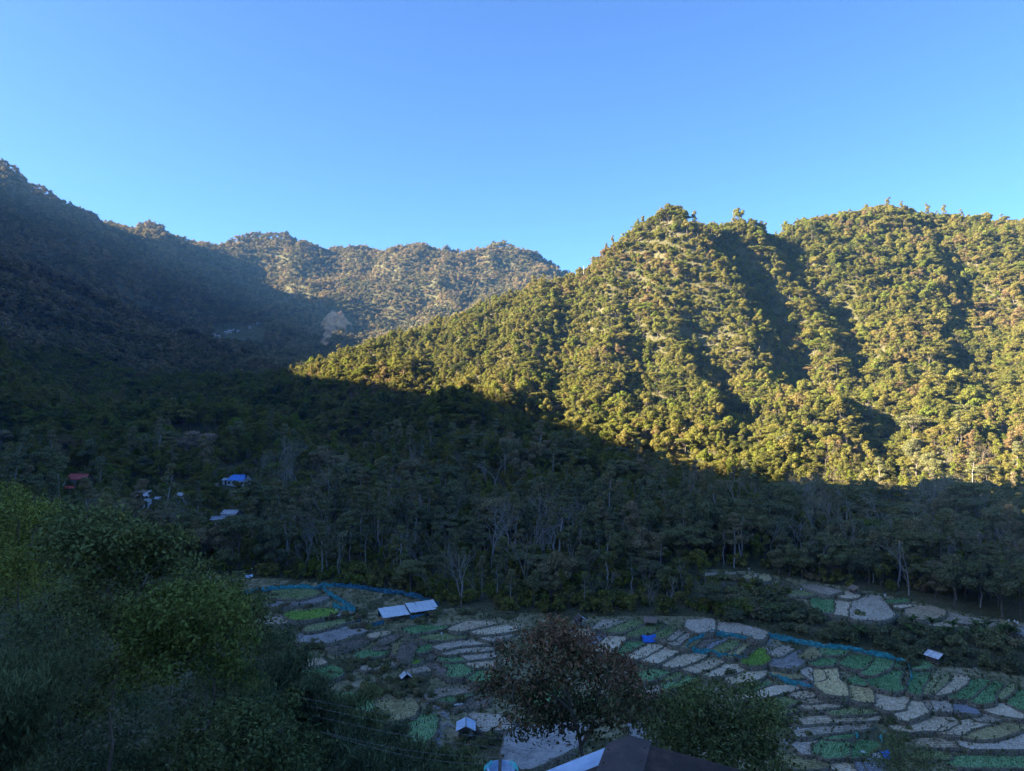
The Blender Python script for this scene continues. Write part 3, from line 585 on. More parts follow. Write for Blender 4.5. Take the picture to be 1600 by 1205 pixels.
PL = '''dull 425,933 430,922 480,919 497,927 470,935|grey 412,942 455,937 500,930 512,933 500,940 465,944 430,947|bright 448,960 460,955 515,950 525,952 520,960 490,966 470,968 455,966|grey 522,960 530,955 545,954 548,957 530,962
dull 480,980 520,972 550,963 558,966 515,979 482,986|grey 468,992 500,985 545,978 578,978 573,984 545,993 515,1003 470,1001|pale 395,968 430,962 450,967 440,974 400,975|green 477,1047 490,1040 520,1042 533,1050 528,1056 505,1061 485,1057|straw 472,1034 495,1029 505,1036 480,1040
dark 515,1012 545,1003 570,996 580,998 560,1006 530,1014|green 558,1024 575,1017 608,1015 602,1021 580,1026 562,1027|dark 587,1013 600,1007 616,1007 612,1013|dark 597,1001 606,992 616,990 618,996 602,1003|dark 628,1026 631,1010 640,1003 660,1000 662,1004 646,1009 640,1020 637,1030|straw 578,992 605,986 608,989 584,996
green 635,983 655,978 690,977 694,981 660,987 640,989|dull 658,993 690,990 720,992 726,995 690,999 668,998|straw 705,983 730,972 765,971 772,974 745,980 715,986|straw 740,987 770,978 803,977 803,985 770,990 750,991|pale 753,996 790,988 805,990 770,1001|pale 680,1011 720,1001 760,1000 770,1004 720,1008 690,1015
pale 690,1019 730,1010 765,1010 770,1014 730,1018 700,1022|pale 724,1023 770,1020 770,1026 735,1029|green 648,1014 680,1007 682,1012 655,1019|green 688,1027 725,1023 722,1031 697,1032|green 700,1035 722,1033 737,1045 722,1056 702,1056 708,1045 698,1038|dark 674,1036 690,1033 703,1044 696,1052 685,1048|green 748,1043 765,1041 778,1050 770,1060 742,1064 736,1060 747,1050
straw 733,1037 775,1030 773,1040 745,1042|dark 660,1022 680,1018 680,1025 658,1028|pale 640,1046 680,1040 682,1046 645,1051|pale 566,1043 615,1035 617,1039 575,1046|pale 668,1087 690,1078 735,1073 732,1080 690,1086 672,1091|green 685,1091 700,1085 735,1077 735,1084 715,1088 705,1095|dark 700,1102 730,1091 762,1090 757,1100 712,1105|bright 642,1020 655,1018 656,1030 645,1037|olive 617,1001 628,1003 630,1015 619,1021
green 518,1083 540,1080 575,1095 580,1108 545,1116 522,1113 535,1100|green 643,1127 668,1113 678,1118 675,1140 662,1160 646,1165|olive 585,1098 640,1092 648,1105 640,1120 600,1124|grey 790,1180 800,1136 850,1126 918,1130 912,1142 895,1166 850,1188 820,1200|pale 738,1114 790,1121 796,1136 760,1142|green 828,1087 870,1080 872,1092 836,1101|dull 833,1121 860,1112 866,1118 842,1124|grey 985,1132 1032,1118 1042,1140 1000,1162|green 900,1095 930,1088 940,1098 910,1106
straw 897,987 925,980 928,986 905,999|pale 928,983 945,970 975,967 965,973 945,981|dull 944,983 970,972 1000,968 1007,971 985,980 968,987 950,986|net 908,999 935,987 957,990 945,1000 930,1009 908,1006|straw 930,1014 960,993 985,983 985,990 965,1003 957,1015 945,1019|dull 988,987 1010,977 1034,976 1022,984 1003,991 985,994|green 961,1020 968,1008 985,998 1002,998 998,1006 980,1016 970,1023
straw 975,1024 1000,1009 1034,1006 1025,1013 1000,1026 985,1030|straw 1003,1027 1030,1014 1050,1010 1064,1012 1045,1023 1025,1035 1010,1033|straw 1034,1036 1065,1019 1102,1022 1085,1031 1060,1040 1045,1041|green 985,1059 1005,1050 1020,1038 1056,1041 1040,1051 1015,1061 995,1064|green 1001,1031 1018,1032 1010,1040 1002,1043|dull 1020,996 1045,981 1053,980 1035,996|pale 1036,998 1058,983 1070,982 1045,1000|pale 1049,1005 1060,994 1080,987 1090,987 1068,997 1056,1008|olive 1062,1008 1085,996 1102,990 1088,1001 1072,1012
straw 1068,1044 1100,1029 1129,1029 1118,1038 1095,1048 1085,1050|straw 1096,1052 1125,1036 1168,1037 1163,1044 1140,1053 1110,1056|straw 1140,1059 1165,1048 1190,1041 1193,1052 1170,1063 1145,1068|dark 1084,1007 1110,994 1119,995 1100,1003 1092,1011|net 1096,1012 1120,998 1131,998 1110,1009 1101,1014|dull 1107,1017 1130,1003 1151,1001 1141,1013 1125,1019|olive 1134,1024 1150,1009 1166,1006 1151,1020 1141,1026|dark 1150,1026 1170,1009 1176,1010 1161,1026
bright 1163,1036 1175,1010 1195,1010 1198,1031 1185,1038 1168,1038|pale 1075,980 1080,966 1112,968 1110,986 1090,987|pale 1117,984 1118,972 1150,975 1195,987 1186,999 1160,989|dull 1135,988 1158,990 1162,996 1140,993|pale 1204,1020 1230,1010 1235,1014 1212,1026|grey 1207,1039 1225,1023 1240,1016 1256,1018 1248,1028 1250,1036 1230,1043|olive 1204,1054 1230,1046 1255,1049 1260,1056 1235,1059 1212,1057|pale 1250,1043 1275,1040 1285,1058 1275,1063 1258,1051|grey 1236,1062 1255,1058 1278,1063 1282,1073 1258,1071
olive 1254,1025 1270,1015 1283,1012 1279,1022 1262,1029|green 1286,1016 1300,1012 1321,1015 1311,1022 1290,1023|green 1269,1034 1285,1025 1305,1024 1309,1030 1295,1038 1275,1039|green 1315,1032 1325,1022 1357,1026 1350,1036 1343,1044 1325,1042|green 1352,1054 1360,1040 1360,1028 1389,1032 1386,1041 1365,1051|green 1330,1062 1355,1056 1359,1065 1345,1069 1333,1066|green 1362,1064 1390,1043 1408,1043 1398,1060 1400,1070 1408,1074 1395,1079 1370,1073|green 1393,1035 1409,1036 1409,1041 1392,1041
gold 1278,1044 1305,1036 1302,1048 1305,1062 1315,1068 1319,1086 1295,1084 1280,1073|gold 1314,1064 1340,1068 1355,1075 1359,1096 1325,1091 1319,1080|straw 1360,1077 1385,1078 1414,1088 1405,1106 1385,1108 1361,1096|green 1425,1083 1428,1060 1427,1046 1447,1047 1443,1060 1433,1072 1432,1083|green 1423,1036 1446,1033 1451,1040 1442,1044 1428,1043|dull 1439,1082 1450,1060 1455,1052 1476,1052 1475,1062 1462,1074 1450,1083|straw 1460,1085 1470,1074 1478,1064 1478,1053 1508,1057 1503,1068 1482,1080
green 1485,1087 1508,1072 1513,1060 1541,1063 1527,1074 1510,1089 1495,1090|green 1514,1093 1535,1078 1545,1065 1563,1068 1548,1080 1546,1096 1525,1098|dull 1551,1083 1565,1071 1583,1070 1572,1082 1560,1090|green 1578,1097 1592,1088 1600,1078 1640,1080 1640,1116 1600,1109|straw 1405,1122 1415,1101 1430,1085 1440,1090 1449,1104 1440,1113 1410,1124|pale 1444,1087 1465,1088 1478,1100 1480,1109 1460,1109 1450,1098|net 1471,1094 1490,1092 1515,1103 1524,1113 1500,1111 1485,1108|straw 1534,1106 1545,1097 1570,1092 1600,1109 1640,1118 1640,1126 1600,1121 1560,1116|pale 1526,1114 1555,1113 1570,1118 1545,1125 1528,1124
straw 1398,1136 1430,1129 1465,1118 1485,1122 1491,1127 1470,1139 1405,1140|straw 1472,1145 1495,1132 1530,1124 1562,1120 1545,1128 1510,1137 1495,1146|olive 1497,1149 1530,1138 1570,1126 1600,1126 1640,1129 1600,1133 1575,1143 1548,1152 1515,1152|straw 1412,1160 1460,1156 1495,1158 1511,1163 1470,1165 1420,1163|pale 1504,1161 1550,1157 1580,1148 1600,1143 1660,1141 1660,1167 1540,1168 1512,1167|green 1478,1188 1530,1182 1600,1181 1660,1181 1660,1197 1600,1197 1490,1195|dull 1425,1178 1470,1177 1481,1182 1430,1184
dull 1178,1100 1200,1092 1230,1090 1247,1092 1235,1099 1180,1104|straw 1138,1093 1160,1087 1190,1081 1215,1073 1235,1070 1247,1073 1225,1079 1190,1087|straw 1238,1084 1260,1080 1274,1083 1250,1090|straw 1256,1095 1280,1086 1301,1088 1290,1093 1262,1097|straw 1255,1105 1290,1098 1331,1095 1310,1101 1275,1107|dull 1298,1112 1330,1106 1365,1107 1374,1110 1340,1114 1300,1116|olive 1203,1128 1225,1118 1241,1120 1225,1126|straw 1238,1127 1280,1122 1365,1119 1374,1122 1300,1126 1245,1130|pale 1238,1146 1275,1137 1310,1132 1361,1133 1340,1138 1290,1143 1245,1149
green 1288,1151 1310,1144 1333,1146 1320,1152|green 1276,1176 1279,1168 1290,1157 1315,1153 1326,1153 1318,1165 1320,1179 1290,1182|green 1324,1181 1330,1166 1350,1160 1368,1160 1358,1171 1345,1178|pale 1244,1164 1268,1154 1273,1165 1271,1177 1258,1177|olive 1226,1184 1260,1178 1285,1183 1286,1196 1250,1199 1230,1192|straw 1283,1193 1310,1184 1335,1189 1347,1206 1330,1218 1315,1203|net 1343,1188 1370,1188 1382,1206 1360,1214 1346,1202
green 1038,1070 1080,1053 1096,1052 1075,1063 1045,1076|dull 1030,1062 1065,1046 1075,1047 1050,1060|green 1148,1078 1185,1065 1201,1065 1180,1074 1155,1081|pale 1120,1086 1150,1080 1177,1077 1150,1088|pale 1008,1078 1050,1068 1045,1076 1015,1085|dull 1185,1112 1230,1104 1252,1104 1230,1111 1190,1117
green 1271,938 1280,931 1297,931 1297,955 1278,956 1274,946|straw 1300,939 1330,934 1333,950 1331,963 1298,959|straw 1309,925 1330,924 1339,930 1330,935 1315,933|pale 1254,912 1280,916 1312,924 1290,929 1262,920|olive 1182,901 1197,897 1201,906 1184,909|olive 1166,900 1179,898 1179,903 1168,904|dull 1229,925 1270,922 1271,929 1240,930|pale 1103,897 1145,893 1146,908 1115,908|pale 1334,950 1345,927 1368,928 1380,944 1393,961 1375,968 1334,966|straw 1397,946 1415,942 1419,946 1402,949|straw 1424,947 1445,945 1470,953 1472,962 1440,968 1418,960|pale 1474,956 1500,963 1530,968 1528,976 1490,971 1470,966|straw 1440,971 1474,967 1495,974 1488,979 1455,977|pale 1500,977 1530,978 1553,968 1547,980 1520,984|olive 1547,978 1560,968 1576,973 1573,986 1550,987|grey 1577,984 1600,976 1640,986 1640,1001 1590,992|green 1384,940 1415,936 1416,940 1390,942'''
def field_ground():
    gx = np.arange(-84, 170, 1.6); gy = np.arange(120, 226, 1.6); X, Y = np.meshgrid(gx, gy, indexing='ij'); Zg = zf(X, Y) + .05 + fbm(X / 6, Y / 6, 55, 2) * .25; px, py = proj(X, Y, Zg)
    ok = (in_poly(px, py, FIELDS) | in_poly(px, py, UPPER)) & ~((px < 470) & (py > 985)); n0, n1 = X.shape; i, j = np.meshgrid(np.arange(n0 - 1), np.arange(n1 - 1), indexing='ij'); k = ok[:-1, :-1] & ok[1:, :-1] & ok[1:, 1:] & ok[:-1, 1:]
    q = np.stack([i*n1+j, (i+1)*n1+j, (i+1)*n1+j+1, i*n1+j+1], -1)[k]
    m = crop_mat('rough_field_ground', (.09, .095, .045), (.2, .18, .095), (.38, .32, .21), .16, .2, .7, .03)
    o = obj('field_ground', mesh_np('field_ground', np.stack([X, Y, Zg], -1).reshape(-1, 3), [q], [m], smooth=True)); tag(o, kind='structure')
field_ground()
tuft_pts = {'straw': [], 'crop': []}; weed_pts = []
def in_xy(x, y, poly): return in_poly(x, y, [tuple(p[:2]) for p in poly])
def build_plots():
    for spec in PL.replace('\n', '|').split('|'):
        k, *pp = spec.split(); pp = [tuple(float(v) for v in q.split(',')) for q in pp]
        base_ = [on_field(*q) for q in pp]; L = max(q[2] for q in base_) * .75 + np.mean([q[2] for q in base_]) * .25 + .12
        ring = np.array([at_level(p, q, L) for p, q in pp])
        for _ in range(2):                                           # round the corners
            nx = np.roll(ring, -1, 0); ring = np.stack([ring * .92 + nx * .08, ring * .08 + nx * .92], 1).reshape(-1, 3)
        out = []
        for a, b in zip(ring, np.roll(ring, -1, 0)):
            m = max(1, int(np.linalg.norm(b - a) / 1.3)); out += [a + (b - a) * t / m for t in range(m)]
        ring = np.array(out)
        area = .5 * np.sum(ring[:, 0] * np.roll(ring[:, 1], -1) - np.roll(ring[:, 0], -1) * ring[:, 1])
        if area < 0: ring = ring[::-1]
        tan = np.roll(ring, -1, 0) - np.roll(ring, 1, 0); nrm = np.stack([tan[:, 1], -tan[:, 0], 0 * tan[:, 0]], 1); nrm /= np.linalg.norm(nrm, axis=1, keepdims=True) + 1e-9
        n = len(ring); ring = ring + nrm * (1.05 + rng.normal(0, .08, (n, 1))); c = ring.mean(0); Z = np.array([0, 0, 1.0])
        bh = rng.uniform(.1, .24)
        inner = ring - nrm * .16; crest = ring - nrm * .06 + Z * (bh + rng.normal(0, .05, (n, 1))); brow = ring + nrm * .12 + Z * .02
        gz = zf(ring[:, 0] , ring[:, 1]); mid = ring + nrm * (.22 + rng.normal(0, .12, (n, 1))); mid[:, 2] = (L + np.minimum(gz, L - .25)) / 2 + rng.normal(0, .08, n)
        foot = ring + nrm * (.4 + rng.normal(0, .12, (n, 1))); foot[:, 2] = np.minimum(gz, L) - .5
        sidx = np.arange(n)
        top = mesh_np('terrace_plot', inner - c, [sidx[None]], [CM[k]])
        px0, py0 = proj(*c); place = ('near the bottom edge of the fields' if py0 > 1130 else 'on the upper terraces by the wood' if (py0 < 975) else 'in the middle terraces') + (', left side' if px0 < 640 else ', right side' if px0 > 1380 else '')
        o = obj('terrace_plot', top, None, tuple(c)); tag(o, 'terraced plot of %s %s' % (CN[k], place), group='terraced plots', kind='structure')
        rows = [inner - Z * .03, crest, brow, mid, foot]; V = np.vstack(rows) - c
        a = sidx; b = (sidx + 1) % n
        q1 = np.stack([a, b, b + n, a + n], 1)[:, ::-1]; q2 = q1 + n; q3 = q1 + 2 * n; q4 = q1 + 3 * n
        bk = mesh_np('bank', V, [q1, q2, q3, q4], [M['bund'], M['bank']], [0] * (2 * n) + [1] * (2 * n)); obj('bank', bk, o)
        hi = (L - gz) > .2; mm = np.where(hi)[0]
        if len(mm): weed_pts.append(np.vstack([foot[mm] + Z * .35, mid[mm][rng.random(len(mm)) < .6] , brow[mm][rng.random(len(mm)) < .35], crest[rng.random(n) < .18]]))
        x0, y0 = ring[:, :2].min(0); x1, y1 = ring[:, :2].max(0); s = .62 if k in ('straw', 'pale', 'gold', 'olive') else .5 if k in ('green', 'bright', 'dull') else 0
        if s:
            gx, gy = np.meshgrid(np.arange(x0, x1, s), np.arange(y0, y1, s)); gx = gx.ravel() + rng.normal(0, .1, gx.size); gy = gy.ravel() + rng.normal(0, .1, gy.size)
            ok = in_xy(gx, gy, inner) & (rng.random(gx.size) < .85)
            tuft_pts['crop' if s == .5 else 'straw'].append((np.stack([gx[ok], gy[ok], np.full(ok.sum(), L)], 1), k))
build_plots()
def tuft_mesh(name, mat, seed, nb, h, w_, lean):
    r = np.random.default_rng(seed); V = []; Fc = []
    for i in range(nb):
        a = r.uniform(0, 6.28); d = np.array([math.cos(a), math.sin(a), 0]); s = np.array([-d[1], d[0], 0]); b = d * r.uniform(0, .12) + [0, 0, -.03]; t = b + d * lean * r.uniform(.3, 1) + [0, 0, h * r.uniform(.6, 1.1)]
        k = len(V); V += [b - s * w_, b + s * w_, t + s * w_ * .5, t - s * w_ * .5]; Fc.append((k, k+1, k+2, k+3))
    return mesh_np(name, np.array(V), [np.array(Fc)], [mat], attr={'lv': r.random(nb)})
def tuft_coll(name, meshes):
    c = bpy.data.collections.new(name)
    for i, m in enumerate(meshes): c.objects.link(bpy.data.objects.new('%s_%02d' % (name, i), m))
    return c
M['straw_blade'] = leaf_mat('straw_blade', [(0, (.4, .31, .2)), (.5, (.56, .45, .3)), (1, (.68, .57, .41))], var=.7, region_scale=.03)
M['crop_blade'] = leaf_mat('crop_blade', [(0, (.1, .2, .08)), (.6, (.15, .27, .11)), (1, (.2, .33, .1))], var=.6, region_scale=.03)
M['weed_blade'] = leaf_mat('weed_blade', [(0, (.07, .09, .04)), (.4, (.11, .135, .05)), (.7, (.19, .19, .08)), (1, (.33, .28, .16))], var=.8, region_scale=.05)
sc_c = tuft_coll('straw_tuft', [tuft_mesh('straw', M['straw_blade'], 10 + i, 9, .26, .025, .1) for i in range(3)])
cr_c = tuft_coll('crop_tuft', [tuft_mesh('crop', M['crop_blade'], 20 + i, 10, .24, .035, .14) for i in range(3)])
wd_c = tuft_coll('weed_tuft', [tuft_mesh('weed', M['weed_blade'], 30 + i, 22, .75, .05, .4) for i in range(4)])
def gn_pts(name, P, coll, nvar, s0, s1, label): return gn_forest(name, P[:, 0], P[:, 1], P[:, 2], rng.integers(0, nvar, len(P)), rng.uniform(s0, s1, len(P)), coll, label)
gn_pts('stubble', np.vstack([p for p, k in tuft_pts['straw']]), sc_c, 3, .6, 1.25, 'cut straw stubble standing in the harvested terrace plots')
gn_pts('crop_plants', np.vstack([p for p, k in tuft_pts['crop']]), cr_c, 3, .6, 1.2, 'young green crop plants growing in the terrace plots')
wp = np.vstack(weed_pts); wp = wp + rng.normal(0, .2, wp.shape) * [1, 1, .2]
# rough grass on the ground between the plots
gx = rng.uniform(-80, 160, 16000); gy = rng.uniform(124, 222, 16000); gz_ = zf(gx, gy); qx, qy = proj(gx, gy, gz_); ok = (in_poly(qx, qy, FIELDS) | in_poly(qx, qy, UPPER) | in_poly(qx, qy, STRIP)) & (np.abs(gx / gy) < .74)
gn_pts('weeds', np.vstack([wp, np.stack([gx[ok], gy[ok], gz_[ok]], 1)]), wd_c, 4, .25, .8, 'weeds and rough grass on the banks between the plots')

# shrubs between the plots (pixel centre, number, spread)
for (a, b, n, sx, sy) in [(560,1050,14,45,16),(620,1085,12,45,14),(640,1070,8,20,16),(570,1075,8,40,12),(700,1108,5,25,8),(500,1012,8,40,5),(600,1040,4,25,5),(1115,1062,5,25,5),(660,975,5,30,5),(700,960,8,50,6),(560,985,4,20,5),(440,952,8,35,4),
                        (540,968,6,30,5),(380,935,10,40,15),(350,955,10,40,15),(1180,1075,3,10,5),(1240,1150,4,20,8),(1500,1040,8,60,4),(1570,1050,8,30,8),(1020,1095,8,40,10),(1220,1130,5,15,10),(1400,1150,5,18,12),(760,1160,6,40,15),(650,1150,8,50,20),(700,1170,8,50,15),(570,1140,10,40,20),(1420,1040,4,15,4)]:
    for _ in range(n):
        p = on_field(rng.normal(a, sx * .6), rng.normal(b, sy * .6)); place_tree('bush', *p, rng.uniform(.3, .62), rng.uniform(0, 6.28))
BAN = [(1200,975),(1210,972),(1195,968),(1330,1002),(1322,1004),(1340,1000),(1425,985),(1440,995),(1462,1003),(1480,1000),(1500,1005),(1515,1000),(1535,1005),(1552,1000),(1560,992),(1545,990),(1580,1003),(1455,990),(1490,990),(1150,965),(1420,998),(1525,992),(1570,998)]
for p, q in BAN: place_tree('banana', *on_field(p + rng.normal(0, 2), q), rng.uniform(.75, 1.15), rng.uniform(0, 6.28))

# ------------------------------------------------------------------ fences, sheds and houses
def flat(name, c, rough=.8, spec=.3, metallic=0.0, v=.25, sc=2.0, bump=0.0):
    lo = tuple(x * (1 - v) for x in c); hi = tuple(min(1, x * (1 + v * .6)) for x in c)
    return noisy(name, [(.3, lo), (.7, hi)], sc, rough, bump, spec=spec, metallic=metallic)
def net_mat(name, c):
    m, n, l, b = mat_base(name); g = n.new('ShaderNodeNewGeometry'); t = n.new('ShaderNodeTexNoise'); t.inputs['Scale'].default_value = 1.4; t.inputs['Detail'].default_value = 5; l.new(g.outputs['Position'], t.inputs['Vector'])
    r = ramp(n, [(.3, tuple(x * .5 for x in c)), (.6, c), (.8, tuple(min(1, x * 1.6 + .03) for x in c))]); l.new(t.outputs[0], r.inputs[0]); l.new(r.outputs[0], b.inputs['Base Color']); b.inputs['Roughness'].default_value = .9
    a = n.new('ShaderNodeMapRange'); a.inputs[1].default_value = .25; a.inputs[2].default_value = .6; a.inputs[3].default_value = .7; a.inputs[4].default_value = 1.0; l.new(t.outputs[0], a.inputs[0]); l.new(a.outputs[0], b.inputs['Alpha']); return m
M['net'] = net_mat('teal_net', (.04, .34, .4)); M['net_blue'] = net_mat('blue_net', (.03, .18, .28))
M['post'] = flat('wood_post', (.2, .17, .13)); M['plastic'] = flat('plastic_film', (.6, .64, .66), .35, .5, v=.15, sc=.7); M['white'] = noisy('white_paint', [(.3, (.28, .28, .27)), (.48, (.55, .56, .56)), (.7, (.68, .69, .7))], 1.6, .8)
M['tarp_blue'] = flat('blue_tarp', (.02, .14, .55), .5, .4, v=.3); M['wood'] = flat('dark_wood', (.09, .07, .055)); M['plank'] = flat('weathered_plank', (.3, .27, .23))
M['tin'] = noisy('tin_roof', [(.32, (.2, .15, .12)), (.45, (.36, .36, .37)), (.7, (.5, .52, .55))], 1.2, .6, spec=.4, stretch=(1, .3, 1)); M['tin_red'] = flat('red_roof', (.62, .1, .08), .6, .3, v=.2); M['tin_blue'] = flat('blue_roof', (.06, .24, .68), .5, .4, v=.2)
M['rust'] = noisy('rusty_roof', [(.3, (.025, .018, .016)), (.55, (.055, .037, .031)), (.75, (.11, .07, .052))], 1.3, .62, .01, 14, spec=.35); M['glass'] = flat('window_glass', (.03, .035, .04), .15, .6)
M['tin_pale'] = noisy('pale_blue_tin', [(.35, (.33, .45, .6)), (.6, (.5, .62, .75)), (.8, (.2, .16, .14))], 1.1, .5, spec=.5); M['thatch'] = noisy('thatch', [(.3, (.14, .1, .075)), (.7, (.3, .23, .17))], 4, 1, .05)
M['teal'] = flat('teal_plastic', (.05, .5, .45), .5, .4); M['soil_red'] = noisy('landslide_earth', [(.3, (.22, .14, .08)), (.5, (.46, .26, .13)), (.7, (.6, .38, .21))], .08, 1, 1.2, .25); M['rock'] = flat('rock', (.3, .3, .3), v=.5, sc=3)
def fence(path, h, label, mat='net', fn=on_field, step=2.2):
    P = [np.array(fn(*q)) for q in path]; pts = []
    for a, b in zip(P[:-1], P[1:]):
        m = max(1, int(round(np.linalg.norm(b - a) / step))); pts += [a + (b - a) * t / m for t in range(m)]
    pts.append(P[-1]); o = empty('net_fence', tuple(pts[0])); tag(o, label, 'fence', 'net fences round the plots'); o0 = pts[0]
    for i, p in enumerate(pts):
        q = p - o0; hh = h + .25 + rng.uniform(-.1, .35); MB().tube([tuple(q + [0, 0, -.4]), tuple(q + [rng.normal(0, .06), rng.normal(0, .06), hh])], [.035, .025], 5).build('post', M['post'], o)
    for a, b in zip(pts[:-1], pts[1:]):                              # one length of netting between two posts
        V = []; n = 5; s0 = rng.uniform(-.6, 0)
        d = (b - a)[:2]; nn = np.array([-d[1], d[0]]) / (np.linalg.norm(d) + 1e-9); bl = rng.normal(0, .12)
        for i in range(n + 1):
            t = i / n; g = a + (b - a) * t - o0; sag = math.sin(math.pi * t); w2 = nn * bl * sag
            V += [(g[0] + nn[0] * .03, g[1] + nn[1] * .03, g[2] - .1), (g[0] + w2[0] + nn[0] * .03, g[1] + w2[1] + nn[1] * .03, g[2] + h * .5), (g[0] + nn[0] * .03, g[1] + nn[1] * .03, g[2] + h + s0 * sag)]
        mb = MB().add(V, [(i*3+k, i*3+3+k, i*3+4+k, i*3+1+k) for i in range(n) for k in (0, 1)]); mb.build('netting', M[mat], o)
    return o
fence([(1164,1034),(1135,1031),(1100,1024),(1072,1019),(1078,1009),(1095,1001),(1112,993),(1130,996),(1155,1002),(1175,1004)], 1.7, 'teal net fence closing a loop round small dark plots')
fence([(1200,997),(1240,1005),(1280,1013),(1330,1019),(1380,1029),(1408,1037),(1420,1046),(1424,1060),(1421,1073),(1412,1085)], 1.5, 'long teal net fence below the bushy bank curving round green plots')
fence([(1203,1061),(1228,1069),(1250,1076),(1290,1085)], 1.6, 'short bright teal net fence above the pale strip terraces')
fence([(375,931),(400,927),(440,922),(470,920),(496,923),(507,917),(522,918)], 1.5, 'teal net fence along the upper left plots below the wood')
fence([(503,920),(512,931),(526,939),(546,949),(555,957),(536,955),(520,950)], 1.6, 'sagging teal net fence in a hook shape beside the bright green plot')
fence([(522,918),(560,921),(590,926),(620,929),(650,935),(686,949)], 1.5, 'dark blue net fence at the edge of the wood behind the plastic tunnel', 'net_blue')
fence([(560,975),(572,980),(590,978),(600,976)], 1.2, 'low blue net fence at the near end of the plastic tunnel', 'net_blue')
def greenhouse():
    A = np.array(on_field(598, 976)); B = np.array(on_field(686, 958)); d = (B - A)[:2]; L = np.linalg.norm(d); o = empty('plastic_tunnel', tuple(A), math.atan2(d[1], d[0])); tag(o, 'long low growing shelter with two white plastic roof sheets and blue net sides', 'greenhouse')
    wd = 4.6; h0, h1 = 1.7, 2.3
    for k, (a, b, dz) in enumerate(((0, L * .47, 0), (L * .48, L, .35))):
        nseg = 6
        for i in range(nseg):
            u0 = a + (b - a) * i / nseg; u1 = a + (b - a) * (i + 1) / nseg - .02; e = rng.normal(0, .04, 4)
            MB().slab([(u0, -.3, h0 + dz + e[0]), (u1, -.3, h0 + dz + e[1]), (u1, wd, h1 + dz + .5 + e[2]), (u0, wd, h1 + dz + .5 + e[3])], .04).build('roof_sheet', M['plastic'], o)
        for u in np.linspace(a + .1, b - .1, 7):
            MB().box(u-.05, u+.05, -.05, .05, -1, h0 + dz - .06).build('post', M['post'], o); MB().box(u-.05, u+.05, wd-.1, wd, -.6, h1 + dz + .36).build('post', M['post'], o)
            MB().slab([(u-.04, -.2, h0 + dz - .03), (u+.04, -.2, h0 + dz - .03), (u+.04, wd, h1 + dz + .4), (u-.04, wd, h1 + dz + .4)], .06).build('rafter', M['post'], o)
    MB().slab([(L*.48, -.12, 1.3), (L, -.12, 1.3), (L, -.3, -.3), (L*.48, -.3, -.3)], .02).build('side_net', M['net_blue'], o)
    MB().slab([(L+.1, -.1, 1.6), (L+.1, wd, 2.3), (L+.4, wd, -.2), (L+.4, -.1, -.3)], .02).build('side_net', M['net_blue'], o)
    MB().slab([(0, wd + .1, 2.0), (L, wd + .1, 2.2), (L, wd + .3, -.2), (0, wd + .3, -.2)], .02).build('side_net', M['net_blue'], o)
greenhouse()
def gable(name, label, loc, rz, w_, d_, h, rise, wall, roof, over=.35, windows=2, group=None, cat='house', storeys=1, door=True, hip=0.0):
    """a house: walls with openings, roof of corrugated sheets, ridge cap"""
    o = empty(name, loc, rz); tag(o, label, cat, group); x, y = w_ / 2, d_ / 2
    MB().add([(-x,-y,-2.5),(x,-y,-2.5),(x,y,-2.5),(-x,y,-2.5),(-x,-y,h),(x,-y,h),(x,y,h),(-x,y,h),(-x,0,h+rise-.12),(x,0,h+rise-.12)],
             [(0,1,5,4),(2,3,7,6),(1,2,6,9,5),(3,0,4,8,7)]).build('wall', M[wall], o)
    for s in (-1, 1):
        n = max(2, int(w_ / 1.5)); e = .12
        for i in range(n):
            u0 = -x - over + (w_ + 2 * over) * i / n; u1 = -x - over + (w_ + 2 * over) * (i + 1) / n - .02
            yb = s * (y + over); zb = h - rise * over / y
            q = [(u0, yb, zb + .06), (u1, yb, zb + .06), (u1 * (1 - hip), 0, h + rise + .06), (u0 * (1 - hip), 0, h + rise + .06)]
            MB().slab(q, .05).build('roof_sheet', M[roof], o)
    MB().slab([(-(x + over) * (1 - hip), -.25, h + rise - .0), ((x + over) * (1 - hip), -.25, h + rise), ((x + over) * (1 - hip), .25, h + rise), (-(x + over) * (1 - hip), .25, h + rise)], .04).build('ridge_cap', M[roof], o, (0, 0, .13))
    for st in range(storeys):
        for i in range(windows):
            u = -x + w_ * (i + .5) / windows; z0 = st * 2.7 + .9
            if door and st == 0 and i == windows // 2: 
                MB().box(u - .45, u + .45, -y - .05, -y + .05, 0, 2.0).build('door', M['wood'], o); continue
            f = MB().box(u - .6, u + .6, -y - .05, -y + .02, z0, z0 + 1.1).build('window_frame', M['white' if wall != 'white' else 'plank'], o); MB().box(u - .5, u + .5, -y - .07, -y - .04, z0 + .1, z0 + 1.0).build('pane', M['glass'], f)
    return o
def gpt(px, row): return unproject(px, row, H, 150, 2400, 900)
